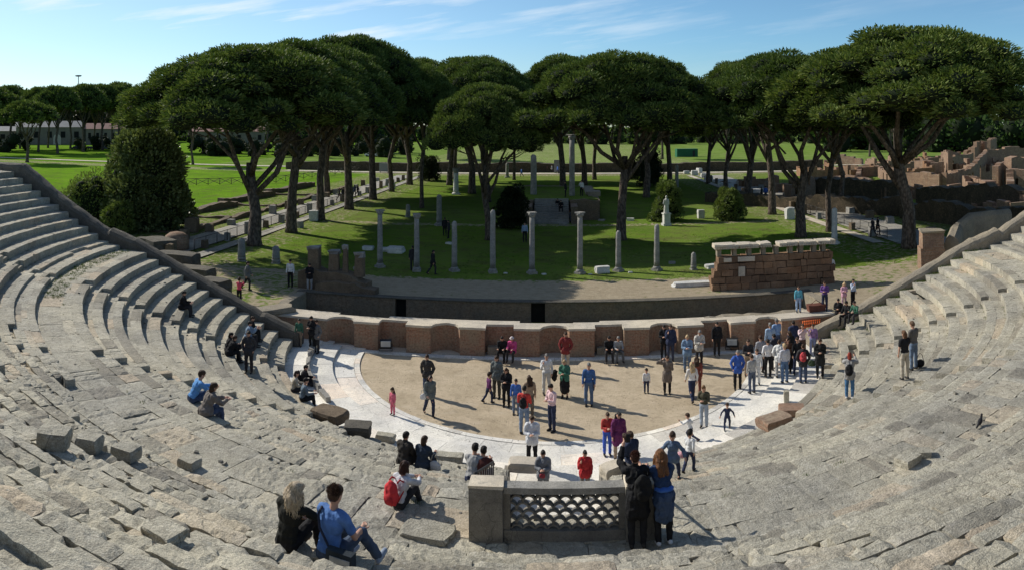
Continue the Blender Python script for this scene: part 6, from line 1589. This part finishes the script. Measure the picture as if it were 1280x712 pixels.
# ------------------------------------------------------------------ balustrade, pillars, handrails
BX0, BX1 = -1.42, 1.42; BY = CY + 12.72
def balustrade():
    t = empty('lattice_balustrade', (0, BY, 0)); tag(t, 'dark fish-scale lattice stone balustrade between two short pillars', 'balustrade')
    z0 = ZPR + .0
    for x, nm in ((-1.20, 0), (1.55, 1)):
        mb = MB(); mb.box((x, 0, z0 + .44), (.60, .42, .99), jit=.008); mb.build('pillar', M['balus'], t)
        mb = MB(); mb.box((x, 0, z0 + .96), (.61, .43, .05), jit=.012); mb.build('pillar_cap', M['slab'], t)
    xa, xb = -.89, 1.24
    mb = MB(); mb.box(((xa + xb) / 2, 0, z0 + .885), (xb - xa, .26, .11)); mb.build('top_rail', M['colm'], t)
    mb = MB(); mb.box(((xa + xb) / 2, 0, z0 + .08), (xb - xa, .26, .22)); mb.build('bottom_rail', M['balus'], t)
    for x_ in (xa + .05, xb - .04): mb = MB(); mb.box((x_, 0, z0 + .50), (.13, .2, .66)); mb.build('stile', M['balus'], t)
    mb = MB(); nx = 9; w = (xb - xa - .2) / nx; rh = .128; th = .05
    for r in range(5):
        off = .5 * w if r % 2 else 0
        for k in range(-1 if r % 2 else 0, nx):
            cx = xa + .12 + w * (k + .5) + off; cz = z0 + .155 + r * rh
            ro, ri = w * .56, w * .56 - .032; n = 9; vs = []; fs = []
            for q in range(n + 1):
                a = pi * q / n
                for rr_ in (ro, ri):
                    for yy in (-.06, .06):
                        vx = cx + rr_ * cos(a); vz = min(cz + rr_ * sin(a) * .98, z0 + .84)
                        vs.append((min(max(vx, xa + .02), xb - .02), yy + random.uniform(-.002, .002), vz))
            for q in range(n):
                o = q * 4; p_ = o + 4
                fs += [(o, o + 1, p_ + 1, p_), (o + 2, p_ + 2, p_ + 3, o + 3), (o, p_, p_ + 2, o + 2), (o + 1, o + 3, p_ + 3, p_ + 1)]
            mb.add(vs, fs)
    mb.build('lattice', M['balus'], t)
balustrade()
def handrail(x, label):
    t = empty('iron_handrail', (0, 0, 0)); tag(t, label, 'handrail', 'iron handrails flanking the sunken stair')
    y0, y1 = BY + .3, BY + 4.3
    za = lambda y: row_of(sqrt(x * x + y * y))[2]
    mb = MB(); n = 8; pts = [(x, y0 + (y1 - y0) * k / n, ZPR + .95 - (y0 + (y1 - y0) * k / n - y0) * .41) for k in range(n + 1)]
    mb.tube(pts, .028, 6); mb.tube([(p[0], p[1], p[2] - .72) for p in pts], .02, 6); mb.build('rail', M['iron'], t)
    for k in range(n + 1):
        mb = MB(); mb.tube([(pts[k][0], pts[k][1], pts[k][2] - (1.1 if k in (0, n) else .72)), pts[k]], .02 if k in (0, n) else .014, 5)
        if k < n: mb.tube([(pts[k][0], pts[k][1], pts[k][2] - .7), pts[k + 1]], .011, 5)
        mb.build('baluster', M['iron'], t)
handrail(-1.45, 'dark iron handrail running down the stair beside the pale-capped pillar')
handrail(1.62, 'dark iron handrail running down the stair behind the two leaning women')

# ------------------------------------------------------------------ floodlights in niches, loose blocks, bird, weeds
def floodlight(px, py, label, rz):
    x, y, z, D = hit(px, py, .1); t = empty('floodlight', (x, y, .12), rz); tag(t, label, 'floodlight')
    mb = MB(); mb.box((0, 0, .38), (.62, .25, .42), rot=Matrix.Rotation(.25, 3, 'X')); mb.build('housing', M['black'], t)
    mb = MB(); mb.box((0, -.145, .42), (.5, .02, .32), rot=Matrix.Rotation(.25, 3, 'X')); mb.build('glass', M['lampglass'], t)
    mb = MB(); mb.tube([(-.34, 0, 0), (-.34, 0, .4)], .02, 6); mb.tube([(.34, 0, 0), (.34, 0, .4)], .02, 6); mb.tube([(-.34, 0, .02), (.34, 0, .02)], .02, 6); mb.build('bracket', M['black'], t)
for k_, (bx, lb) in enumerate(((-2.8, 'left'), (2.8, 'right'))):
    mb = MB(); mb.box((bx, .36, .22), (1.25, .34, .46), jit=.02); o = mb.build('stone_bench', M['conc_light']); tag(o, 'low stone bench in the square niche just %s of the axis' % lb, 'bench')
floodlight(482, 439, 'black floodlight with pale glass in the square niche on the shaded end', .25)
floodlight(915, 437, 'black floodlight with pale glass in the square niche beside the crowd', -.2)
LB = 'loose stone blocks lying on the tiers'
for px, py, w, d_, hh, mt, lb in ((412, 524, 1.25, .95, .40, 'tufa', 'dark brown block at the edge of the paving, upper of two near the three sitters'), (447, 543, .95, .75, .42, 'conc', 'grey block at the edge of the paving, lower of two near the three sitters'),
    (482, 551, .7, .35, .28, 'stone', 'small block on the paving rim left of the dark olive coat'), (560, 576, 1.0, .4, .26, 'stone', 'low wedge of stone between the woman in dark blue and the handrail'),
    (990, 517, 1.0, .75, .30, 'ruin', 'brick block on the paving rim, upper of two right of the sand'), (968, 532, 1.15, .8, .36, 'ruin', 'brick block on the paving rim, lower of two right of the sand'),
    (983, 502, .22, .2, .5, 'stone', 'small upright stone peg on the paving above the brick blocks'),
    (68, 556, .5, .42, .26, 'stone', 'squared block sticking up from the tiers, one of three near the left picture edge'), (112, 561, .42, .38, .26, 'stone', 'middle block of three sticking up near the left picture edge'), (158, 571, .45, .4, .24, 'stone', 'block casting a small shadow right of two others on the left tiers'),
    (237, 584, .42, .36, .22, 'stone', 'single block with a sharp shadow on the tiers below the bright blue sweatshirt'), (205, 668, .4, .32, .10, 'stone', 'flat worn lump low on the left tiers'), (66, 548, .0, .0, .0, 'stone', ''),
    (1150, 570, .5, .3, .16, 'stone', 'tilted slab with a dark gap on the sunlit tiers'), (1135, 580, .5, .4, .2, 'stone', 'small broken block beside the tilted slab on the sunlit tiers'),
    (535, 668, .9, .6, .12, 'stone', 'broken slab on the walkway behind the girl sitting alone'), (655, 596, 1.0, .55, .32, 'slab', 'pale block at the mouth of the sunken stair beside the boy in grey hoodie'), (768, 592, .8, .45, .3, 'slab', 'pale block at the mouth of the sunken stair beside the boy in red')):
    if w: block(px, py, w, d_, hh, mt, lb, 'stone_block', LB)
# curb stones along the outer paving ring, left side
for k in range(7):
    a = radians(188 + k * 5.2); r = 12.28; rnd_ = fr.uniform(.3, .6)
    mb = MB(); mb.box((0, 0, .12 + rnd_ * .2), (.18, fr.uniform(.7, 1.0), .3 + rnd_ * .35), jit=.07); o = mb.build('curb_stone', M['colm']); o.location = (r * cos(a), r * sin(a), .12); o.rotation_euler = (0, 0, a)
    tag(o, 'broken upright marble curb stone between the paving rings near the shaded parapet', 'curb stone', 'upright curb stones on the paving')
# pigeon
x, y, z, D = hit(1225, 533); t = MB(); t.ell((0, 0, .16), (.07, .13, .08), Matrix.Rotation(.5, 3, 'X')); t.cap((0, .08, .2), (0, .12, .3), .04, .032); t.ell((0, .13, .32), (.035, .045, .035)); t.cap((0, .16, .32), (0, .20, .31), .01, .004, 6); t.cap((0, -.1, .12), (0, -.26, .07), .04, .025)
t.cap((.02, .01, .1), (.02, .02, .0), .01, .008, 6); t.cap((-.02, .01, .1), (-.02, .02, .0), .01, .008, 6)
o = ob('pigeon', bake(t, .006, name='pigeon', mat=cloth((.03, .03, .035))), None, (x, y, z), -1.0); o.scale = (.8, .8, .8); tag(o, 'dark pigeon standing on the sunlit tiers', 'bird')

def weeds():
    rnd = random.Random(9); mb = MB()
    def blade(x, y, z, s):
        for _ in range(10):
            a = rnd.uniform(0, 6.28); b = rnd.uniform(.2, .9); h_ = s * rnd.uniform(.5, 1.2); ox, oy = x + rnd.gauss(0, s * .7), y + rnd.gauss(0, s * .7)
            w = s * .10; dx, dy = cos(a) * b * h_, sin(a) * b * h_
            o = len(mb.v); mb.v.extend([(ox - sin(a) * w, oy + cos(a) * w, z - .01), (ox + sin(a) * w, oy - cos(a) * w, z - .01), (ox + dx, oy + dy, z + h_)]); mb.f.append((o, o + 1, o + 2)); mb.sm.append(False)
    for _ in range(2300):
        t = rnd.uniform(-pi + .1, -.1); i = rnd.randint(0, NL + NU); r = (R0 + TL * i) if i <= NL else R_PR1 + TU * (i - NL)
        if noise.noise((t * 5, i * .35, 2)) < .02: continue
        rr = r - .04; x, y = rr * cos(t), rr * sin(t)
        if y > YEND - .1 or (abs(x) < 1.7 and rr < R_PR0 + .2): continue
        blade(x, y, row_of(rr - .05)[2] if rr > R0 else .32, rnd.uniform(.035, .09))
    for _ in range(420):   # the weedy walkway near the shaded wall
        t = -pi + rnd.uniform(.06, .6); rr = R_PR0 + rnd.uniform(.1, 1.0); blade(rr * cos(t), rr * sin(t), ZPR + .01, rnd.uniform(.04, .1))
    for _ in range(160):
        r = rnd.uniform(14, 24); blade(r, YEND - .06 - rnd.uniform(0, .12), row_of(r)[2], rnd.uniform(.05, .14))
    tag(mb.build('weeds', M['weed'], fix=False), kind='stuff')
    mb = MB()
    for _ in range(5200):
        x, y = rnd.uniform(-25, 25), 11.2 + abs(rnd.gauss(0, 9)); 
        if noise.noise((x * .3, y * .3, 0)) < -.15: continue
        blade(x, y, 1.5, rnd.uniform(.05, .11))
    for _ in range(900): blade(rnd.uniform(4, 14.5), rnd.uniform(2.2, 4.6), .32 if rnd.random() < .5 else 1.1, rnd.uniform(.05, .12)) if False else None
    tag(mb.build('grass', M['weed'], fix=False), kind='stuff')
    # small stone chips
    mb = MB()
    for _ in range(900):
        t = rnd.uniform(-pi + .1, -.1); r = rnd.uniform(R0 + .2, 32); 
        if noise.noise((t * 4, r * .3, 5)) < .0: continue
        i, ri, zt = row_of(r); x, y = r * cos(t), r * sin(t)
        if y > YEND - .2 or (abs(x) < 1.8 and r < R_PR0): continue
        s = rnd.uniform(.015, .06); mb.box((x, y, zt + s * .3), (s * 2, s * 1.5, s), rz=rnd.uniform(0, 3), taper=.7, jit=s * .25)
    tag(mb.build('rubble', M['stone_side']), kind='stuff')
weeds()
